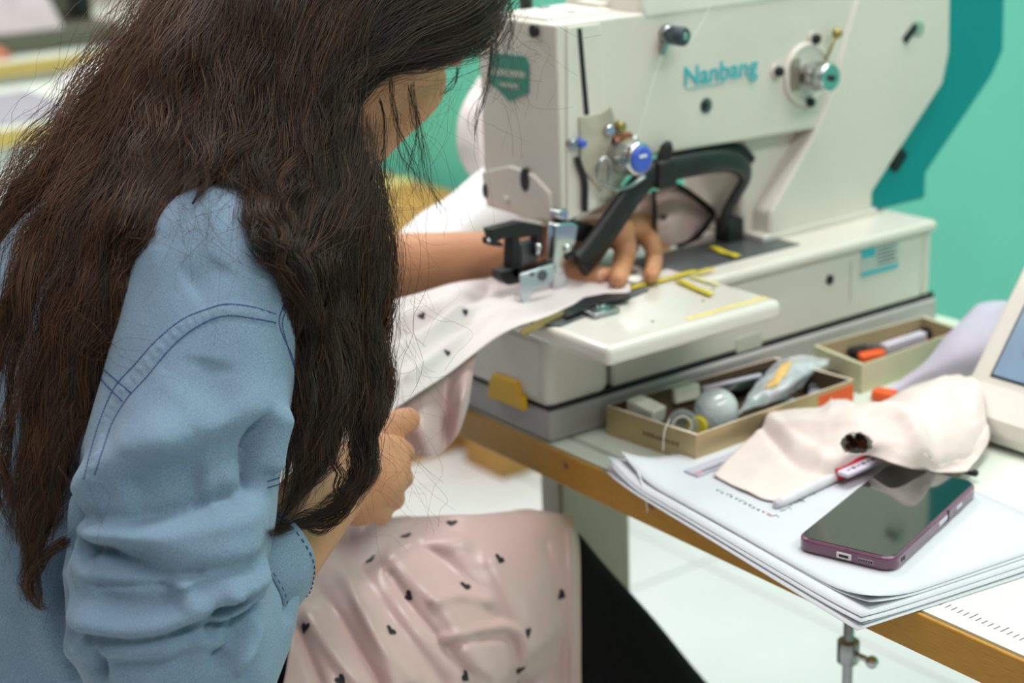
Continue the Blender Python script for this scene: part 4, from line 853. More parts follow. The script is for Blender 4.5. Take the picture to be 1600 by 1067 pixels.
for s_ in (-1, 1): MB().tube(spline([hp(0.014*s_, 0.086, 0.020), hp(0.030*s_, 0.086, 0.025), hp(0.046*s_, 0.074, 0.020)], 10), 0.0028, 6).build('eyebrow', mat('eyebrow', (44, 32, 26), 0.7), woman)
# nails on the left thumb and fingers
for u, v, x_, r in ((941, 431, -0.0405, 0.0058),):
    p = px(u, v, x_); MB().ball(p, (0.0022, 0.0066, 0.0052), 14, 10).build('fingernail', M['nail'], woman)

# ---- denim shirt
sh = MB(); torso(sh, 0.006)
limb(sh, [NECK+[0, -0.03, -0.02], SHR*0.6+NECK*0.4+[0, 0, -0.012], SHR+[0, 0, -0.008]], [0.060, 0.058, 0.058]); limb(sh, [NECK+[0, -0.03, -0.02], SHL*0.6+NECK*0.4, SHL], [0.058, 0.057, 0.056])
U1, U2, U3 = pd(312, 600, 1.060), pd(272, 790, 1.050), pd(262, 930, 1.045)
CUFF = pd(378, 880, 1.105); FD = (WR-EL)/np.linalg.norm(WR-EL)
limb(sh, [SHR, U1, U2, U3, EL+[0, 0, 0.01]], [0.058, 0.0605, 0.0645, 0.0640, 0.064], n=28)
limb(sh, [EL, EL*0.4+CUFF*0.6, CUFF], [0.064, 0.056, 0.044], n=28)
limb(sh, [SHL, SHL*0.4+ELL*0.6, ELL, ELL*0.6+WL*0.4], [0.057, 0.060, 0.057, 0.048], n=24)
limb(sh, [NECK+[0.0, 0.0, -0.02], NECK+[0, 0.012, 0.012]], [0.066, 0.064])
sco, sme, se = remesh(sh, 0.0024, 16, 0.55)
SB0 = bvh_of(sme, sco)
# folds: ridge / valley lines traced over the surface (amplitude, half-width)
FOLDS = [
    # (points in the photograph, amplitude m, half width m)
    ([(100, 800), (180, 800), (262, 795), (330, 782), (405, 760)], -0.0085, 0.0055),        # long crease across the upper sleeve
    ([(112, 815), (190, 812), (270, 812), (350, 798), (410, 780)], 0.0060, 0.010),
    ([(110, 775), (165, 730), (230, 690), (290, 650)], 0.0065, 0.013), ([(190, 775), (260, 760), (330, 752)], -0.0045, 0.016),
    ([(225, 705), (300, 665), (370, 640), (430, 632)], 0.0040, 0.014), ([(250, 745), (320, 715), (380, 700), (410, 695)], -0.0030, 0.014),
    ([(412, 640), (402, 690), (398, 740), (400, 765)], -0.0090, 0.0055), ([(436, 625), (428, 680), (420, 740)], 0.0055, 0.009),
    ([(118, 858), (145, 846), (165, 856), (200, 872), (245, 882), (300, 880), (360, 862)], -0.0085, 0.0060),
    ([(120, 838), (160, 828), (220, 838), (290, 852), (360, 838), (412, 810)], 0.0050, 0.011),
    ([(120, 882), (150, 895), (200, 897), (260, 893), (330, 875), (400, 840)], 0.0060, 0.009),
    ([(128, 903), (180, 905), (240, 903), (276, 906)], -0.0065, 0.006), ([(140, 932), (200, 945), (250, 940), (285, 915)], -0.0050, 0.009),
    ([(100, 955), (150, 962), (210, 968), (270, 958), (330, 930), (400, 880)], 0.0075, 0.0085),
    ([(98, 968), (128, 988), (200, 990), (262, 984), (335, 968)], -0.0075, 0.0060), ([(100, 1000), (150, 1006), (220, 1004), (300, 1000)], 0.0050, 0.009),
    ([(326, 952), (350, 938), (378, 925)], -0.0100, 0.0050), ([(322, 985), (345, 976), (372, 962)], -0.0080, 0.0045), ([(335, 915), (370, 905), (408, 880)], 0.0050, 0.007),
    ([(335, 965), (370, 945), (405, 905)], 0.0055, 0.006),
    ([(335, 1045), (362, 1005), (390, 960), (402, 930)], -0.0085, 0.0055), ([(360, 1050), (385, 1000), (405, 965)], 0.0045, 0.008),
    ([(146, 1000), (149, 1040), (152, 1067)], -0.0075, 0.006), ([(110, 1015), (112, 1060)], 0.004, 0.009), ([(160, 1020), (200, 1035), (260, 1035), (320, 1025)], -0.003, 0.010),
    ([(118, 835), (132, 848), (138, 872)], -0.006, 0.0045), ([(150, 852), (170, 840), (205, 846), (240, 868)], -0.004, 0.006), ([(275, 890), (283, 915), (278, 940)], 0.004, 0.006), ([(300, 985), (350, 1000), (385, 1010)], 0.003, 0.008),
    ([(420, 868), (440, 900), (452, 940), (450, 975)], -0.0035, 0.006),
    ([(360, 640), (330, 600), (335, 560)], -0.0025, 0.014), ([(200, 700), (240, 640), (280, 590)], 0.0025, 0.014),
    ([(120, 700), (110, 800), (95, 900), (110, 1000)], -0.010, 0.010), ([(85, 760), (75, 860), (80, 950), (90, 1060)], 0.004, 0.012),
    ([(345, 405), (320, 430), (290, 450)], -0.0025, 0.012), ([(40, 620), (60, 760), (60, 900)], -0.003, 0.02), ([(15, 700), (20, 850), (20, 1000)], 0.003, 0.02),
]
def trace(bv, pts, n):
    out = []
    for u, v in spline(pts, n):
        h_ = cast(bv, u, v)
        if h_ is not None: out.append(h_[0])
    return np.array(out)
N0 = vnormals(sme, sco); disp = np.zeros(len(sco)); sag = np.zeros(len(sco))
for pts, amp, hw in FOLDS:
    T = trace(SB0, pts, 40)
    if len(T) < 3: continue
    lo, hi = T.min(0)-3.2*hw, T.max(0)+3.2*hw; idx = np.nonzero(np.all((sco > lo) & (sco < hi), axis=1))[0]
    if not len(idx): continue
    dd = np.linalg.norm(sco[idx][:, None, :]-T[None], axis=2); j = dd.argmin(1); dm = dd[np.arange(len(idx)), j]
    t = j/(len(T)-1); fade = np.clip(np.minimum(t, 1-t)*5+0.25, 0, 1)
    if amp > 0: sag[idx] += 0.8*amp*np.exp(-(dm/hw)**2)*fade
    disp[idx] += (2.1*amp*np.exp(-(dm/hw)/0.85) if amp < 0 and hw < 0.0095 else 1.9*amp*np.exp(-(dm/hw)**2))*fade
sco[:, 2] -= sag
disp += wob(sco, 0.00045, 55, 21)+wob(sco, 0.00028, 115, 22)
sco = sco+N0*disp[:, None]; sco = smooth(sco, se, 2, 0.4)
# the armhole and yoke seams stand slightly proud
SEAM_A = [(431, 491), (397, 480), (356, 475), (326, 482), (285, 499), (244, 532), (210, 570), (180, 604), (161, 645), (146, 690), (131, 749)]
SEAM_B = [(431, 504), (394, 497), (356, 493), (326, 501), (292, 521), (262, 549), (229, 589), (199, 622), (176, 660), (163, 697), (148, 742)]
SEAM_C = [(456, 386), (442, 431), (444, 469), (436, 500), (442, 525), (457, 559), (465, 600)]
SEAM_D = [(462, 405), (449, 446), (446, 484), (441, 507), (450, 544), (460, 577), (466, 604)]
SEAM_E = [(146, 540), (157, 570), (184, 596), (204, 613)]; SEAM_F = [(147, 556), (150, 577), (165, 600), (191, 626)]
SEAM_G = [(30, 450), (67, 478)]; SEAM_H = [(52, 452), (70, 466)]
bv1 = bvh_of(sme, sco)
mid = [((a[0]+b[0])/2, (a[1]+b[1])/2) for a, b in zip(SEAM_A, SEAM_B)]
N1 = vnormals(sme, sco); disp = np.zeros(len(sco))
T = trace(bv1, mid, 120); dd = None
idx = np.nonzero(np.all((sco > T.min(0)-0.02) & (sco < T.max(0)+0.02), axis=1))[0]
dm = np.min(np.linalg.norm(sco[idx][:, None]-T[None], axis=2), axis=1); jj = np.argmin(np.linalg.norm(sco[idx][:, None]-T[None], axis=2), axis=1)
disp[idx] += 0.0011*np.clip(1.6-dm/0.0035, 0, 1)*(1+0.5*np.sin(jj*1.7))
sco = sco+N1*disp[:, None]
shirt = finish(sme, sco, 'denim_shirt', M['denim'], woman, label='light blue denim shirt')
SHIRT_BV = bvh_of(sme, sco)
def stitch_line(mb, pts, n, r=0.0005, dash=True):
    P = []
    for u, v in spline(pts, n):
        h_ = cast(SHIRT_BV, u, v)
        if h_ is not None: P.append(h_[0]+h_[1]*0.0001)
    P = np.array(P)
    if len(P) < 4: return
    if dash:
        for i in range(0, len(P)-3, 4): mb.tube(P[i:i+4], r, 5)
    else: mb.tube(P, r, 5)
stc = MB()
for S, n in ((SEAM_A, 400), (SEAM_B, 400), (SEAM_C, 200), (SEAM_D, 200), (SEAM_E, 100), (SEAM_F, 100), (SEAM_G, 60), (SEAM_H, 40)): stitch_line(stc, S, n)
stitch_line(stc, [(418, 752), (434, 747), (447, 741)], 40); stitch_line(stc, [(418, 762), (434, 757), (447, 752)], 40)
stc.build('stitching', M['stitch'], shirt, kind='stuff', label='dark navy double stitching along the seams')
# rolled cuff of the right sleeve
ez_ = FD; u_ = np.cross(ez_, (0, 0, 1)); u_ /= np.linalg.norm(u_); v_ = np.cross(u_, ez_)
def cuff_pt(a, t, r): return CUFF+ez_*t+(math.cos(a)*u_+math.sin(a)*v_)*r
prof = [(-0.024, 0.0460), (-0.022, 0.0482), (0.0, 0.0478), (0.016, 0.0466), (0.0182, 0.0456), (0.0182, 0.0436), (0.016, 0.0424), (-0.01, 0.0420)]
n = 72; vs = []
for t, r in prof:
    for j in range(n):
        a = 2*math.pi*j/n; vs.append(cuff_pt(a, t+0.0015*math.sin(2*a+0.5), r*(1+0.03*math.sin(2*a+1)+0.012*math.sin(5*a)+0.008*math.sin(9*a+2))))
k = len(prof); cfm = MB().add(vs, [(i*n+j, (i+1)*n+j, (i+1)*n+(j+1) % n, i*n+(j+1) % n) for i in range(k-1) for j in range(n)]+[((k-1)*n+j, j, (j+1) % n, (k-1)*n+(j+1) % n) for j in range(n)], 0, True)
cuff = cfm.build('cuff', M['denim'], woman, label='turned denim cuff of the right sleeve')
cst = MB()
for t in (-0.020, 0.0145):
    for j in range(0, n*3, 4):
        P = [cuff_pt(2*math.pi*(j+q_)/(n*3), t, 0.0482*(1+0.03*math.sin(2*(2*math.pi*(j+q_)/(n*3))+1)+0.012*math.sin(5*(2*math.pi*(j+q_)/(n*3)))+0.008*math.sin(9*(2*math.pi*(j+q_)/(n*3))+2))-(0.001 if t > 0 else 0)) for q_ in range(3)]
        cst.tube(P, 0.00042, 5)
cst.build('cuff_stitching', M['stitch'], cuff, kind='stuff')

# ---- trousers and shoes
KR = py(822, 905, -0.01); KL = np.array([-0.16, -0.08, 0.565]); AR, AL = np.array([0.085, 0.335, 0.10]), np.array([-0.13, 0.20, 0.10])
tm = MB()
limb(tm, [(0.025, -0.43, 0.56), (0.01, -0.20, 0.60), KR], [0.095, 0.082, 0.066]); limb(tm, [KR, KR*0.55+AR*0.45, AR], [0.064, 0.062, 0.055])
limb(tm, [(-0.15, -0.43, 0.56), (-0.18, -0.20, 0.60), KL], [0.095, 0.082, 0.066]); limb(tm, [KL, KL*0.55+AL*0.45, AL], [0.064, 0.060, 0.052])
limb(tm, [(-0.13, -0.44, 0.56), (0.01, -0.44, 0.56)], [0.11, 0.11])
tco, tme, te = remesh(tm, 0.006, 8)
tco += vnormals(tme, tco)*wob(tco, 0.0012, 40, 31)[:, None]
trousers = finish(tme, tco, 'trousers', M['trouser'], woman, label='black trousers')
TR_BV = bvh_of(tme, tco)
for A in (AR, AL):
    s_ = MB(); limb(s_, [A+[0, -0.02, -0.055], A+[0, 0.06, -0.062], A+[0.0, 0.16, -0.070]], [0.042, 0.040, 0.030]); c2, m2, e2 = remesh(s_, 0.004, 4); c2[:, 2] = np.maximum(c2[:, 2], 0.001)
    finish(m2, c2, 'shoe', M['black'], woman)
# ================================================================== the pink heart-print garment
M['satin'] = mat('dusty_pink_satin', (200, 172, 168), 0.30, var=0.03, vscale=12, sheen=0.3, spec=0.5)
M['satinw'] = mat('pale_pink_satin_overlit', (218, 208, 208), 0.5, var=0.02, vscale=14, sheen=0.2)  # pale pink satin whitened, strong light on the sewn cloth put into its colour
M['heart'] = mat('black_heart_print', (26, 30, 32), 0.6)
HEART = [(0.0, -1.0), (0.45, -0.5), (0.92, 0.05), (0.95, 0.45), (0.65, 0.75), (0.28, 0.68), (0.0, 0.38), (-0.28, 0.68), (-0.65, 0.75), (-0.95, 0.45), (-0.92, 0.05), (-0.45, -0.5)]
def hearts(P, spots, size, parent, side=1):
    """flat printed hearts laid on a cloth grid; spots: photo pixels + turn"""
    N = grid_normals(P); fp = P.reshape(-1, 3); q = (fp-CAM)@CM.T; uv = np.stack([800+F_PX*q[:, 0]/q[:, 2], 533.5+F_PX*q[:, 1]/q[:, 2]], 1)
    tri = BVHTree.FromPolygons([Vector(c) for c in fp], [(i*P.shape[1]+j, (i+1)*P.shape[1]+j, (i+1)*P.shape[1]+j+1, i*P.shape[1]+j+1) for i in range(P.shape[0]-1) for j in range(P.shape[1]-1)])
    mb = MB()
    for u, v, rot in spots:
        h_ = cast(tri, u, v)
        if h_ is None: continue
        c, nn_ = h_; nn_ = nn_ if nn_@(CAM-c) > 0 else -nn_
        ex_ = CM[0]-nn_*(CM[0]@nn_); ex_ /= np.linalg.norm(ex_); ey_ = np.cross(nn_, ex_); a = math.radians(rot)
        ex2, ey2 = ex_*math.cos(a)+ey_*math.sin(a), ey_*math.cos(a)-ex_*math.sin(a); vs = []
        for x, y in [(0, 0)]+HEART:
            p = c+ex2*x*size+ey2*y*size; near = tri.find_nearest(Vector(p)); nl = np.array(near[1]); nl = nl if nl@nn_ > 0 else -nl; vs.append(np.array(near[0])+nl*0.0011)
        mb.add(vs, [(0, i+1, (i+1) % len(HEART)+1) for i in range(len(HEART))], 0, True)
    return mb.build('printed_hearts', M['heart'], parent, kind='stuff', label='small black hearts printed on the cloth')
# --- the piece spread over her lap
prox = MB()
for m_off in (0,):
    limb(prox, [(0.025, -0.43, 0.565), (0.012, -0.20, 0.606), KR+[0.0, 0.0, 0.006], KR*0.55+AR*0.45], [0.100, 0.087, 0.072, 0.070], n=24)
    limb(prox, [(-0.15, -0.43, 0.565), (-0.18, -0.20, 0.606), KL+[0, 0, 0.006], KL*0.55+AL*0.45], [0.100, 0.087, 0.072, 0.07], n=24)
    for a, b in (((0.02, -0.40, 0.58), (-0.16, -0.40, 0.58)), ((0.01, -0.2, 0.61), (-0.18, -0.2, 0.61)), ((0.0, -0.08, 0.615), (-0.19, -0.08, 0.615)), (KR, KL)): limb(prox, [a, b], [0.066, 0.066])
pco, pme, pe = remesh(prox, 0.008, 16); PBV = bvh_of(pme, pco)
bpy.data.meshes.remove(pme)
edgeL = [(430, 1180), (446, 1067), (455, 1010), (470, 940), (478, 880), (498, 842)]
rows = []
NU, NV = 90, 110
topv = spline([(490, 838), (560, 818), (620, 809), (690, 805), (760, 803), (830, 796), (870, 800), (895, 807)], NV)
botv = spline([(400, 1190), (520, 1195), (640, 1200), (760, 1200), (870, 1200), (912, 1200)], NV)
right = spline([(895, 807), (905, 850), (907, 950), (908, 1067), (912, 1200)], NU); left = spline([(490, 838), (480, 885), (465, 945), (452, 1010), (440, 1075), (400, 1190)], NU)
G = np.zeros((NU, NV, 2)); s1 = np.linspace(0, 1, NU)[:, None, None]; t1_ = np.linspace(0, 1, NV)[None, :, None]
G = (1-s1)*topv[None]+s1*botv[None]+(1-t1_)*left[:, None]+t1_*right[:, None]-((1-s1)*(1-t1_)*topv[0]+(1-s1)*t1_*topv[-1]+s1*(1-t1_)*botv[0]+s1*t1_*botv[-1])
LP = np.full((NU, NV, 3), np.nan)
for i in range(NU):
    for j in range(NV):
        h_ = cast(PBV, *G[i, j])
        if h_ is not None: LP[i, j] = h_[0]
DEP = (LP-CAM)@CM[2]
for j in range(NV):                                   # where the sight line passes above the lap, carry the nearest depth on
    col = DEP[:, j]; ok = np.nonzero(~np.isnan(col))[0]
    if len(ok): DEP[:, j] = np.interp(np.arange(NU), ok, col[ok])
    else: DEP[:, j] = np.nan
for i in range(NU):
    ok = np.nonzero(~np.isnan(DEP[i]))[0]; DEP[i] = np.interp(np.arange(NV), ok, DEP[i][ok])
for _ in range(10): DEP[1:-1, 1:-1] = (DEP[:-2, 1:-1]+DEP[2:, 1:-1]+DEP[1:-1, :-2]+DEP[1:-1, 2:])/4
DEP -= 0.006
for i in range(NU):
    for j in range(NV):
        h_ = cast(TR_BV, *G[i, j])
        if h_ is not None: DEP[i, j] = min(DEP[i, j], (h_[0]-CAM)@CM[2]-0.010)
for _ in range(6): DEP[1:-1, 1:-1] = np.minimum(DEP[1:-1, 1:-1], (DEP[:-2, 1:-1]+DEP[2:, 1:-1]+DEP[1:-1, :-2]+DEP[1:-1, 2:])/4)
LF = [([(520, 860), (560, 940), (620, 1067)], .004, 14), ([(545, 850), (600, 950), (690, 1067)], -.0035, 14), ([(590, 840), (640, 900), (700, 960), (760, 1067)], .004, 16), ([(480, 960), (520, 1020), (560, 1067)], .004, 12), ([(465, 985), (500, 1067)], -.004, 9), ([(500, 920), (550, 1000), (590, 1067)], -.004, 11),
      ([(660, 850), (720, 900), (745, 930), (770, 965)], -.0030, 14), ([(690, 1000), (740, 988), (790, 980), (815, 1000), (822, 1067)], .0032, 7), ([(700, 1010), (750, 998), (800, 1000), (808, 1067)], -.0030, 8), ([(770, 880), (800, 940), (830, 1010), (860, 1067)], .0035, 14), ([(850, 850), (870, 930), (880, 1010), (885, 1067)], -.003, 10),
      ([(680, 940), (720, 930), (760, 940)], .003, 10), ([(610, 900), (650, 960), (720, 1040), (760, 1067)], -.003, 9), ([(890, 830), (893, 930), (895, 1067)], .0025, 6), ([(600, 870), (640, 850), (720, 850)], .003, 14), ([(540, 900), (580, 980), (640, 1060)], .003, 10)]
for pts, amp, hw in LF:
    T = spline(pts, 50); dm = np.min(np.linalg.norm(G[:, :, None, :]-T[None, None], axis=3), axis=2); DEP -= amp*1.9*np.exp(-(dm/hw)**2)
LP = np.array([[pd(G[i, j, 0], G[i, j, 1], DEP[i, j]) for j in range(NV)] for i in range(NU)])
LP[..., 2] += wob(LP, 0.0006, 60, 41)
gar = sheet(LP, 0.0010).build('satin_garment', M['satin']); tag(gar, 'dusty pink satin garment with black hearts spread over her lap', 'garment')
hearts(LP, [(580, 875, 20), (635, 838, 10), (706, 818, 0), (780, 874, -10), (727, 917, 5), (639, 932, 60), (478, 981, -15), (610, 986, -12), (876, 929, 60), (824, 988, 0), (811, 1046, -10), (533, 1062, 40), (726, 1057, 60)], 0.0050, gar)
# --- the piece under the needle
gp = thing('garment_panel', pz(830, 470, 0.866), 'pale pink heart-print garment panel running from her right hand under the needle', 'garment')
wp = [[pd(576, 480, 1.400), pd(640, 462, 1.410), pz(715, 443, 0.878), pz(775, 430, 0.872), px(830, 425, -0.080), pz(900, 436, 0.8680), pz(985, 446, 0.8660)],
      [pd(585, 540, 1.355), pd(650, 505, 1.380), pz(720, 475, 0.874), pz(785, 455, 0.868), pz(840, 452, 0.8655), pz(905, 447, 0.8660), pz(985, 450, 0.8655)],
      [pd(596, 600, 1.300), pd(665, 555, 1.330), pd(735, 508, 1.390), pz(800, 482, 0.8670), pz(850, 470, 0.8655), pz(910, 456, 0.8660), pz(985, 453, 0.8655)],
      [pd(606, 648, 1.275), pd(680, 597, 1.310), pd(745, 549, 1.355), pz(805, 512, 0.8650), pz(860, 492, 0.8655), pz(915, 470, 0.8660), pz(985, 457, 0.8655)]]
WP = patch_pts(wp, 44, 90)
WP[..., 2] += wob(WP, 0.0006, 50, 51)
qq = (WP-CAM)@CM.T; UVW = np.stack([800+F_PX*qq[..., 0]/qq[..., 2], 533.5+F_PX*qq[..., 1]/qq[..., 2]], -1)
for pts, amp, hw in (([(615, 520), (690, 485), (760, 450)], -.009, 9), ([(605, 565), (650, 538), (720, 488)], .008, 9), ([(640, 590), (720, 530), (800, 470)], .004, 8), ([(620, 500), (700, 470)], .003, 7)):
    T = spline(pts, 40); dm = np.min(np.linalg.norm(UVW[:, :, None]-T[None, None], axis=3), axis=2); WP[..., 2] += amp*np.exp(-(dm/hw)**2)
f1 = sheet(WP, 0.0010).build('top_cloth', M['satinw'], gp, label='upper cloth with strong light painted into its pale colour')
hearts(WP, [(659, 494, 30), (726, 488, 10), (698, 552, 10), (747, 432, 0)], 0.0036, f1)
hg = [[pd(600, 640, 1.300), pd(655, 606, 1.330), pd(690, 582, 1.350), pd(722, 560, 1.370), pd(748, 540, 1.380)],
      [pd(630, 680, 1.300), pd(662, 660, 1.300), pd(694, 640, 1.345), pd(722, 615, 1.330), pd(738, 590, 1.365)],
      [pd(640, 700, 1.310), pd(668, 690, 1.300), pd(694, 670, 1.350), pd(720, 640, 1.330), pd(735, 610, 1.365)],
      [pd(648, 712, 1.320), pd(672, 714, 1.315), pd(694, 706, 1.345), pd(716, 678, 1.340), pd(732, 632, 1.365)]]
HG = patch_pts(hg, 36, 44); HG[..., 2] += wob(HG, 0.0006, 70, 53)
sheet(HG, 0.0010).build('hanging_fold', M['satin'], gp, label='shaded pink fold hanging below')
th_ = [[px(890, 318, -0.15), px(976, 300, -0.135), px(998, 305, -0.130), px(1020, 300, -0.125), px(1050, 290, -0.125), px(1082, 308, -0.125), px(1110, 328, -0.125)],
       [px(890, 340, -0.15), px(978, 335, -0.125), px(1000, 336, -0.120), px(1022, 335, -0.112), px(1052, 335, -0.105), px(1080, 335, -0.112), px(1106, 345, -0.122)],
       [px(895, 365, -0.14), px(980, 362, -0.118), px(1000, 365, -0.112), px(1024, 370, -0.105), px(1050, 374, -0.100), px(1078, 368, -0.108), px(1094, 362, -0.118)],
       [px(900, 385, -0.135), px(985, 380, -0.115), px(1002, 384, -0.110), px(1026, 388, -0.106), px(1050, 386, -0.104), px(1072, 378, -0.108), px(1088, 370, -0.116)]]
TH = patch_pts(th_, 34, 50); TH[..., 2] = np.maximum(TH[..., 2], 0.8628); TH[..., 0] += wob(TH, 0.0012, 90, 55)
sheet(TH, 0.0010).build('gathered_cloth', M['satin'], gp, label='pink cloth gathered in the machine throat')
hearts(TH, [(1037, 340, 10)], 0.0036, gp)
pi_ = [px(1058, 290, -0.118), px(1078, 302, -0.118), px(1112, 330, -0.118), px(1107, 348, -0.115), px(1088, 370, -0.110), px(1060, 386, -0.10)]
MB().tube(spline(pi_, 40), 0.0030, 8).build('piping', M['black'], gp, label='black piping along the edge')
MB().tube(spline([px(1021, 298, -0.118), px(1023, 335, -0.106), px(1023, 376, -0.098)], 20), 0.0022, 8).build('piping', M['black'], gp)
# --- white cloth bunched behind the head
wb = thing('white_garment', (-0.30, 0.10, 0.862), 'bright white garment bunched on the far side of the machine head', 'garment')
wc = [[pd(590, 388, 1.60), pd(640, 350, 1.62), pd(700, 302, 1.65), pd(735, 275, 1.66), pd(765, 258, 1.67), pd(800, 262, 1.68)],
      [pd(592, 402, 1.58), pd(645, 375, 1.60), pd(700, 335, 1.62), pd(745, 310, 1.63), pd(785, 300, 1.64), pd(825, 315, 1.65)],
      [pd(592, 420, 1.57), pd(650, 405, 1.58), pd(705, 375, 1.59), pd(755, 350, 1.61), pd(805, 345, 1.62), pd(850, 362, 1.63)],
      [pd(594, 450, 1.57), pd(650, 440, 1.57), pd(710, 425, 1.58), pd(765, 405, 1.60), pd(815, 395, 1.61), pd(865, 395, 1.62)]]
WC = patch_pts(wc, 40, 50); WC[..., 2] += wob(WC, 0.0018, 60, 61); sheet(WC, 0.002).build('cloth_sheet', M['wcloth'], wb)
wc = [[pd(748, 118, 1.72), pd(775, 110, 1.73), pd(800, 115, 1.74)], [pd(722, 170, 1.70), pd(755, 165, 1.69), pd(800, 170, 1.72)], [pd(714, 215, 1.69), pd(755, 215, 1.68), pd(800, 215, 1.71)],
      [pd(722, 250, 1.69), pd(760, 250, 1.675), pd(800, 250, 1.70)], [pd(742, 282, 1.68), pd(765, 285, 1.67), pd(800, 285, 1.69)]]
WC = patch_pts(wc, 36, 24); WC[..., 2] += wob(WC, 0.0018, 60, 63); sheet(WC, 0.002).build('rolled_part', M['satinw'], wb, label='pale rolled part rising behind the head')
# ================================================================== hair
LOCKS = []   # (guide points (u, v, depth), half widths in photo pixels, strands, tone 0 dark .. 1 warm, wave)
def lk(p, w_, n, tone, wave=1.0, base=1): LOCKS.append((p, w_, n, tone, wave, base))
# over the crown towards the left and down her back
lk([(430, -90, 1.17), (310, -10, 1.15), (235, 60, 1.13), (150, 170, 1.11), (70, 265, 1.09), (5, 345, 1.08), (-50, 470, 1.07)], [60, 62, 52, 48, 42, 36, 26], 420, 0.85, 1.3)
lk([(440, -80, 1.16), (340, 20, 1.14), (260, 110, 1.12), (180, 225, 1.10), (105, 330, 1.08), (45, 430, 1.07), (5, 540, 1.07), (-15, 640, 1.07)], [60, 62, 55, 52, 46, 34, 22, 10], 420, 0.75, 1.2)
lk([(450, -70, 1.15), (380, 40, 1.13), (310, 140, 1.11), (230, 255, 1.09), (160, 360, 1.07), (110, 460, 1.06), (80, 570, 1.06), (55, 680, 1.06), (30, 780, 1.06), (25, 850, 1.06)], [60, 60, 55, 52, 48, 40, 32, 24, 16, 7], 460, 0.55, 1.2)
lk([(460, -60, 1.14), (410, 60, 1.12), (350, 160, 1.10), (275, 270, 1.08), (215, 370, 1.06), (165, 460, 1.05), (128, 560, 1.05), (96, 660, 1.05), (68, 760, 1.05), (48, 850, 1.05), (50, 925, 1.05), (72, 945, 1.05)], [60, 58, 52, 46, 42, 40, 34, 28, 22, 16, 10, 5], 480, 0.35, 1.3)
lk([(420, 120, 1.10), (330, 220, 1.08), (250, 310, 1.06), (200, 390, 1.05), (165, 480, 1.045), (130, 580, 1.045), (112, 660, 1.045), (90, 760, 1.045), (70, 840, 1.045), (42, 920, 1.045)], [46, 46, 42, 36, 30, 26, 22, 18, 14, 6], 360, 0.3, 1.4)
lk([(300, 190, 1.09), (240, 290, 1.06), (215, 360, 1.05), (185, 430, 1.045), (170, 500, 1.045), (150, 560, 1.045)], [30, 34, 30, 22, 14, 6], 200, 0.3, 1.4)
lk([(60, 330, 1.08), (40, 450, 1.06), (25, 560, 1.06), (12, 680, 1.06), (8, 780, 1.06), (22, 850, 1.06)], [30, 26, 16, 9, 7, 4], 120, 0.5, 1.2, 0)
lk([(110, 840, 1.045), (70, 870, 1.045), (48, 905, 1.045), (60, 938, 1.045), (82, 946, 1.045)], [8, 10, 9, 7, 4], 60, 0.4, 0.6, 0)
# crown, back of the head
lk([(480, -110, 1.14), (440, 0, 1.11), (400, 100, 1.10), (365, 190, 1.08), (335, 260, 1.06), (300, 318, 1.05)], [60, 62, 58, 48, 36, 20], 420, 0.25, 1.2)
lk([(500, -100, 1.13), (470, 10, 1.10), (440, 110, 1.09), (410, 200, 1.08), (395, 270, 1.06), (405, 330, 1.05)], [60, 58, 54, 48, 36, 18], 420, 0.15, 1.2)
lk([(360, -20, 1.13), (310, 70, 1.10), (270, 160, 1.09), (235, 240, 1.07), (250, 320, 1.055)], [50, 56, 50, 40, 20], 300, 0.5, 1.6)
lk([(540, -100, 1.13), (505, 20, 1.10), (480, 130, 1.09), (455, 230, 1.08), (430, 300, 1.06), (448, 372, 1.05)], [58, 56, 52, 46, 36, 16], 420, 0.1, 1.2)
# sweep from the forehead past the ear to the nape
lk([(700, -120, 1.16), (610, -60, 1.12), (530, 10, 1.10), (480, 100, 1.09), (465, 200, 1.08), (470, 290, 1.07), (450, 360, 1.06)], [52, 54, 52, 46, 42, 40, 26], 420, 0.1, 0.8)
lk([(770, -90, 1.19), (690, -30, 1.14), (600, 25, 1.11), (530, 90, 1.10), (500, 180, 1.09), (505, 270, 1.08), (490, 350, 1.07)], [46, 50, 48, 44, 42, 40, 34], 420, 0.05, 0.7)
lk([(775, -40, 1.21), (725, 10, 1.17), (655, 40, 1.14), (575, 68, 1.12), (518, 130, 1.11), (500, 225, 1.10), (505, 310, 1.09)], [34, 42, 42, 38, 34, 32, 34], 420, 0.05, 0.6)
lk([(772, 5, 1.22), (732, 42, 1.19), (680, 66, 1.165), (610, 84, 1.15), (550, 126, 1.135), (518, 200, 1.12), (520, 285, 1.11)], [20, 32, 28, 26, 24, 26, 30], 360, 0.1, 0.6)
lk([(768, 36, 1.225), (728, 72, 1.20), (684, 92, 1.175), (618, 106, 1.16), (572, 134, 1.15), (542, 190, 1.14), (535, 255, 1.13)], [8, 12, 11, 11, 11, 12, 16], 160, 0.25, 0.8, 0)
lk([(770, -60, 1.23), (772, 0, 1.22), (755, 45, 1.21), (722, 75, 1.19), (700, 95, 1.18)], [24, 22, 20, 18, 10], 160, 0.35, 1.0, 0)
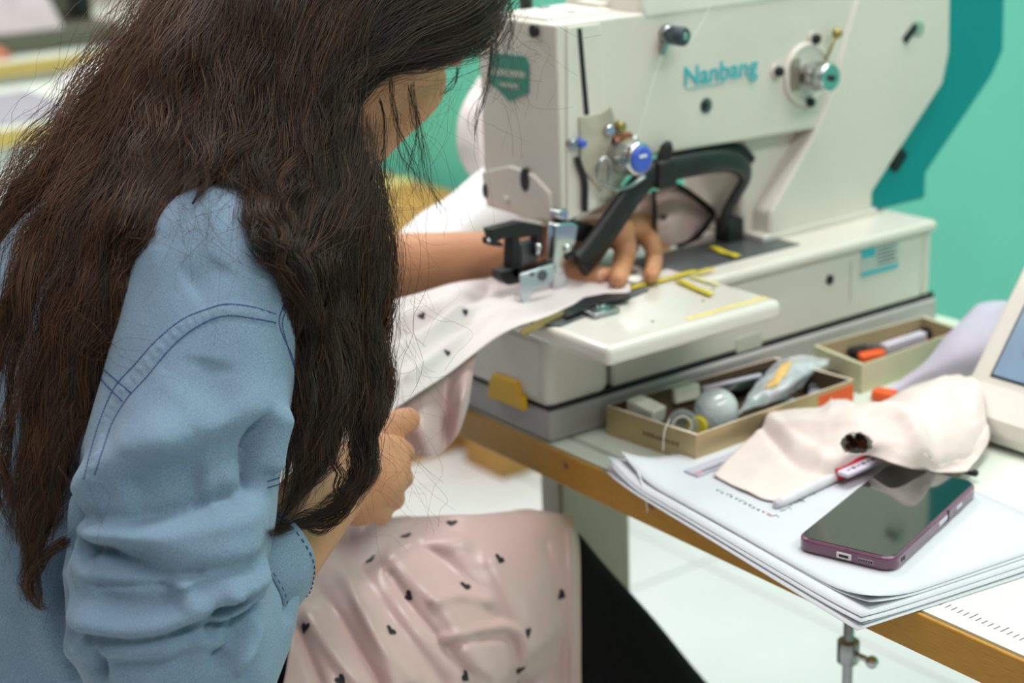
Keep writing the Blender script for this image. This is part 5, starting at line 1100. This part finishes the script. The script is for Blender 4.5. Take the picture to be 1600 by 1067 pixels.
# the mass falling in front of the right shoulder
lk([(520, 160, 1.11), (505, 260, 1.09), (480, 340, 1.07), (470, 420, 1.07), (485, 510, 1.07), (488, 600, 1.07), (478, 690, 1.07), (462, 760, 1.07), (438, 815, 1.07)], [40, 48, 46, 38, 36, 34, 30, 20, 8], 480, 0.1, 1.3)
lk([(540, 200, 1.11), (535, 300, 1.10), (520, 390, 1.09), (515, 480, 1.09), (530, 570, 1.09), (522, 650, 1.09), (500, 720, 1.09), (465, 780, 1.09), (428, 828, 1.085)], [40, 46, 46, 42, 40, 34, 24, 15, 6], 500, 0.1, 1.3)
lk([(555, 240, 1.13), (565, 320, 1.12), (560, 410, 1.11), (555, 500, 1.11), (565, 590, 1.11), (572, 670, 1.11), (562, 740, 1.11), (510, 800, 1.10), (428, 832, 1.09)], [30, 34, 38, 38, 34, 24, 17, 12, 6], 460, 0.1, 1.2)
lk([(560, 290, 1.14), (590, 370, 1.13), (594, 450, 1.13), (588, 530, 1.13), (594, 610, 1.13), (572, 690, 1.13), (580, 740, 1.13), (545, 792, 1.12)], [20, 20, 20, 20, 15, 10, 7, 4], 260, 0.3, 1.3)
lk([(500, 270, 1.08), (465, 340, 1.06), (448, 395, 1.055), (462, 450, 1.06), (472, 530, 1.06), (468, 620, 1.06), (454, 700, 1.06), (440, 790, 1.06)], [36, 36, 26, 20, 18, 18, 10], 300, 0.15, 1.4)
lk([(430, 270, 1.07), (400, 330, 1.05), (420, 380, 1.05), (445, 420, 1.05), (465, 480, 1.055)], [24, 24, 18, 14, 6], 160, 0.2, 1.6)
lk([(505, 680, 1.09), (522, 722, 1.10), (534, 740, 1.10), (528, 765, 1.10), (545, 785, 1.105), (538, 800, 1.10)], [5, 4, 4, 4, 3, 2], 30, 0.0, 0.4, 0)
lk([(575, 720, 1.11), (545, 780, 1.105), (490, 812, 1.10), (440, 822, 1.09), (415, 838, 1.085)], [10, 10, 10, 8, 4], 130, 0.1, 0.7, 0)
lk([(560, 770, 1.10), (535, 808, 1.10), (495, 828, 1.10), (450, 818, 1.095), (420, 835, 1.09)], [5, 5, 5, 5, 3], 50, 0.1, 0.7, 0)
# wisps by the face
for p in ([(612, 118, 1.15), (616, 170, 1.15), (632, 230, 1.16), (655, 285, 1.17), (674, 340, 1.18)], [(645, 125, 1.16), (646, 190, 1.16), (668, 265, 1.17), (692, 330, 1.18), (680, 370, 1.18)], [(640, 130, 1.16), (650, 180, 1.16), (652, 240, 1.17), (640, 290, 1.17)],
          [(716, 104, 1.19), (716, 122, 1.19), (700, 140, 1.19), (682, 152, 1.19)], [(795, 0, 1.24), (800, 40, 1.24), (790, 75, 1.24), (798, 105, 1.24)], [(780, 20, 1.23), (775, 70, 1.23), (760, 120, 1.23), (752, 160, 1.23)],
          [(770, 60, 1.22), (765, 130, 1.22), (740, 190, 1.22), (750, 240, 1.22)], [(590, 150, 1.14), (600, 220, 1.15), (590, 300, 1.15), (600, 380, 1.14)], [(570, 180, 1.14), (590, 260, 1.14), (612, 360, 1.14), (606, 470, 1.14)]):
    lk(p, [3, 4, 6, 6, 4], 11, 0.35, 0.8, 0)
# the far side of the head, combed from the parting to the nape
sg = -1.0 if (CAM-HC)@fs > 0 else 1.0
for a_ in np.linspace(-0.75, 0.85, 8):
    dirs = spline([(0.25*-sg, a_*0.95, math.sqrt(1-a_*a_)+0.05), (0.45*sg, a_*0.8, 0.75), (0.92*sg, a_*0.45-0.10, 0.18), (0.75*sg, -0.55, -0.30), (0.25*sg, -0.95, -0.45)], 9); P = []
    for d_ in dirs:
        d_ = d_/np.linalg.norm(d_)*1.05; w3 = hp(0.077*d_[0], -0.026+0.094*d_[1], 0.034+0.091*d_[2]); q3 = CM@(w3-CAM); P.append((800+F_PX*q3[0]/q3[2], 533.5+F_PX*q3[1]/q3[2], q3[2]))
    lk(P, [34, 40, 42, 40, 36], 170, 0.1, 0.5, 3)
hr = np.random.default_rng(5)
K = 26; ALLP, ALLR, ALLC = [], [], []
base = MB()
def hits(P):
    """nearest skin or shirt depth along the sight line of each point"""
    out = np.full(len(P), 9.0)
    for i, p in enumerate(P):
        d = p-CAM; L = np.linalg.norm(d); d /= L
        for bv in (SHIRT_BV, BODY_BV):
            h_ = bv.ray_cast(Vector(CAM), Vector(d), 3.0)
            if h_[0] is not None: out[i] = min(out[i], (np.array(h_[0])-CAM)@CM[2])
    return out
DARK, WARM = np.array(lin((42, 33, 28))), np.array(lin((116, 78, 53)))
for pts, wpx, n, tone, wave, bs in LOCKS:
    G3 = np.array(pts, float); C = spline(G3, K)
    t = np.linspace(0, 1, K); wr_ = np.interp(t, np.linspace(0, 1, len(wpx)), wpx)
    P0 = np.array([pd(*c) for c in C]); hd_ = hits(P0) if bs != 3 else np.full(K, 9.0); dep = np.minimum(C[:, 2], hd_-0.012)
    P0 = np.array([pd(c[0], c[1], d) for c, d in zip(C, dep)]); r = wr_*dep/F_PX
    T = np.gradient(P0, axis=0); T /= np.linalg.norm(T, axis=1)[:, None]
    B = np.broadcast_to(CM[2], T.shape); A = np.cross(T, B); A /= np.linalg.norm(A, axis=1)[:, None]; Bn = np.cross(A, T)
    if bs == 3:                                           # lie on the skull instead of facing the lens
        B = P0-hp(0, -0.026, 0.034); B /= -np.linalg.norm(B, axis=1)[:, None]; A = np.cross(T, B); A /= np.linalg.norm(A, axis=1)[:, None]; Bn = np.cross(A, T)
    off_ = np.array(CM[2])[None]*np.ones((K, 1)) if bs != 3 else B*0.3
    if bs in (1, 2):
        rr_ = r*0.66*np.clip(np.minimum(1, (1-t)*4), 0.12, 1); Q = P0+np.array(CM[2])*(r*0.20)[:, None]; ang = np.linspace(0, 2*math.pi, 12, endpoint=False); vs = []
        for i in range(K):
            for j, a in enumerate(ang): vs.append(Q[i]+rr_[i]*(math.cos(a)*A[i]*(1+0.12*math.sin(3*j+7*t[i]))+0.30*math.sin(a)*Bn[i]))
        b0 = len(base.v); base.add(vs, [(i*12+j, i*12+(j+1) % 12, (i+1)*12+(j+1) % 12, (i+1)*12+j) for i in range(K-1) for j in range(12)], 0, True)
        base.f += [tuple(b0+j for j in range(12))[::-1], tuple(b0+(K-1)*12+j for j in range(12))]; base.mi += [0]*2; base.sm += [False]*2
    n = int(n*1.15); nc = max(3, n//24); cl_o = hr.uniform(-1, 1, nc)*0.95; cl_d = hr.uniform(-0.6, 0.5, nc); cl_p = hr.uniform(0, 6.28, (nc, 3)); cl_t = hr.normal(size=nc)*0.20; cl_s = hr.uniform(0.14, 0.42, nc)
    L = np.sum(np.linalg.norm(np.diff(P0, axis=0), axis=1)); lam_ = hr.uniform(0.045, 0.10, nc); am_ = 0.0040*wave*hr.uniform(0.5, 1.3, nc)
    for s_ in range(n):
        c = hr.integers(nc); frz = hr.random() < 0.16
        spread = cl_s[c]+0.45*np.exp(-2.2*t)
        ph_ = hr.normal()*0.35; rmp = np.clip(t*2.2, 0, 1)**0.7
        wv = am_[c]*np.sin(6.28*t*L/lam_[c]+cl_p[c, 0]+ph_)*rmp; wv2 = 0.8*am_[c]*np.sin(6.28*t*L/lam_[c]+cl_p[c, 1]+ph_)*rmp
        ox = cl_o[c]*(1-0.1*t)+hr.normal()*spread*(0.6 if not frz else 1.5)
        oy = cl_d[c]+hr.normal()*0.26
        f1_, f2_ = hr.uniform(6, 34, 2)
        nz = wv+0.0008*np.sin(t*f1_+hr.uniform(0, 6.28))*(3.6 if frz else 1)*t**0.5
        nz2 = wv2+0.0008*np.sin(t*f2_+hr.uniform(0, 6.28))*(3.2 if frz else 1)*t**0.5
        dom = np.sqrt(np.clip(1-0.75*np.minimum(ox**2, 1), 0.15, 1))
        P = P0+A*(ox*r+nz)[:, None]+Bn*(0.34*oy*r*dom+nz2)[:, None]-off_*(0.22*r*dom+0.002)[:, None]
        a, b = hr.uniform(0, 0.07), hr.uniform(0.80, 1.0)
        if s_ % 3 == 0: b = hr.uniform(0.5, 1.0)
        tt = np.linspace(a, b, K); P = np.stack([np.interp(tt, t, P[:, k]) for k in range(3)], 1)
        ALLP.append(P); rad = hr.uniform(0.00012, 0.00023)*(0.6 if frz else 1); ALLR.append(rad*np.clip(np.minimum(1, (1-np.linspace(0, 1, K))*5), 0.25, 1))
        m_ = np.clip(tone*0.75+cl_t[c]+hr.normal()*0.16, 0, 1)*hr.uniform(0.6, 1); ALLC.append((DARK*(1-m_)+WARM*m_)*hr.uniform(0.6, 1.35))
# loose flyaway hairs round the outline
FLY = [((300, 30), (180, 60)), ((230, 60), (90, 120)), ((200, 120), (60, 200)), ((160, 180), (30, 260)), ((120, 200), (10, 330)), ((590, 300), (640, 420)), ((595, 400), (640, 560)), ((600, 500), (650, 640)), ((590, 600), (660, 760)), ((760, 60), (830, 180)), ((730, 90), (780, 220)), ((600, 160), (700, 330)), ((300, 280), (340, 420)), ((350, 290), (400, 430)),
       ((420, 300), (330, 400)), ((240, 300), (330, 420)), ((60, 700), (130, 920)), ((560, 700), (640, 860)), ((230, 20), (160, 110)), ((330, 290), (280, 390)), ((110, 480), (220, 560)), ((560, 500), (520, 760)), ((540, 330), (630, 350)), ((690, 100), (640, 260)), ((800, 20), (830, 140))]
for k in range(380):
    (u0, v0), (u1, v1) = FLY[hr.integers(len(FLY))]; du, dv = u1-u0, v1-v0; s_ = hr.uniform(0.4, 1.1)
    u0 += hr.normal()*26; v0 += hr.normal()*26; d = hr.uniform(1.03, 1.13) if u0 < 520 else hr.uniform(1.10, 1.22)
    mid = (u0+du*s_*0.5+hr.normal()*32, v0+dv*s_*0.5+hr.normal()*20); q_ = (u0+du*s_+hr.normal()*30, v0+dv*s_+hr.normal()*30)
    C = spline([(u0, v0), ((u0+mid[0])/2+hr.normal()*5, (v0+mid[1])/2+hr.normal()*5), mid, ((q_[0]+mid[0])/2+hr.normal()*6, (q_[1]+mid[1])/2+hr.normal()*6), q_], K)
    P = np.array([pd(c[0], c[1], d) for c in C])
    if k % 2 == 0:
        hh = hits(P[::5]); lim = np.interp(np.arange(K), np.arange(0, K, 5), hh)-0.004; P = np.array([pd(c[0], c[1], min(d, l)) for c, l in zip(C, lim)])
    else:
        hh = hits(P[::5]).min()-0.004; P = np.array([pd(c[0], c[1], min(d, hh)) for c in C])
    ALLP.append(P); ALLR.append(np.full(K, hr.uniform(0.00005, 0.0001))); m_ = hr.uniform(0, 0.8); ALLC.append(DARK*(1-m_)+WARM*m_)
ALLP = np.array(ALLP); ALLR = np.array(ALLR); ALLC = np.array(ALLC); ns = len(ALLP)
T = np.gradient(ALLP, axis=1); T /= np.linalg.norm(T, axis=2)[..., None]+1e-12
U = np.cross(T, np.array([0.3, 0.5, 0.81])); U /= np.linalg.norm(U, axis=2)[..., None]+1e-12; V = np.cross(T, U)
ring_ = np.stack([ALLP+ALLR[..., None]*(math.cos(a)*U+math.sin(a)*V) for a in (0, 2.0944, 4.1888)], 2)      # strand, point, 3, xyz
vs = ring_.reshape(-1, 3); nv_s = K*3
i_, j_ = np.meshgrid(np.arange(K-1), np.arange(3), indexing='ij'); q = np.stack([i_*3+j_, i_*3+(j_+1) % 3, (i_+1)*3+(j_+1) % 3, (i_+1)*3+j_], -1).reshape(-1, 4)
F = (q[None]+(np.arange(ns)*nv_s)[:, None, None]).reshape(-1)
hm = bpy.data.meshes.new('hair'); hm.vertices.add(len(vs)); hm.vertices.foreach_set('co', vs.astype(np.float32).ravel())
nf = len(F)//4; hm.loops.add(len(F)); hm.loops.foreach_set('vertex_index', F.astype(np.int32)); hm.polygons.add(nf)
hm.polygons.foreach_set('loop_start', np.arange(nf, dtype=np.int32)*4); hm.polygons.foreach_set('loop_total', np.full(nf, 4, np.int32)); hm.polygons.foreach_set('use_smooth', [True]*nf)
ca_ = hm.color_attributes.new('tone', 'FLOAT_COLOR', 'POINT'); cc_ = np.ones((len(vs), 4), np.float32); cc_[:, :3] = np.repeat(ALLC, nv_s, axis=0); ca_.data.foreach_set('color', cc_.ravel())
hm.update(calc_edges=True)
mh = mat('dark_brown_hair', (60, 44, 36), 0.42, spec=0.45); nt = mh.node_tree; at = nt.nodes.new('ShaderNodeAttribute'); at.attribute_name = 'tone'; bs_ = nt.nodes['Principled BSDF']
nt.links.new(at.outputs['Color'], bs_.inputs['Base Color']); bs_.inputs['Anisotropic'].default_value = 0.3
hm.materials.append(mh)
hair = link('hair', hm, woman, kind='stuff', label='long wavy dark brown hair with warmer brown outer locks')
sc_ = base
sc_.ball(hp(0, -0.026, 0.034), (0.077, 0.094, 0.091), 32, 22, R=HR3)
sc_.build('hair_underlayer', mat('hair_shadow_brown', (40, 30, 25), 0.8, var=0.3, vscale=120, spec=0.1), hair, kind='stuff')
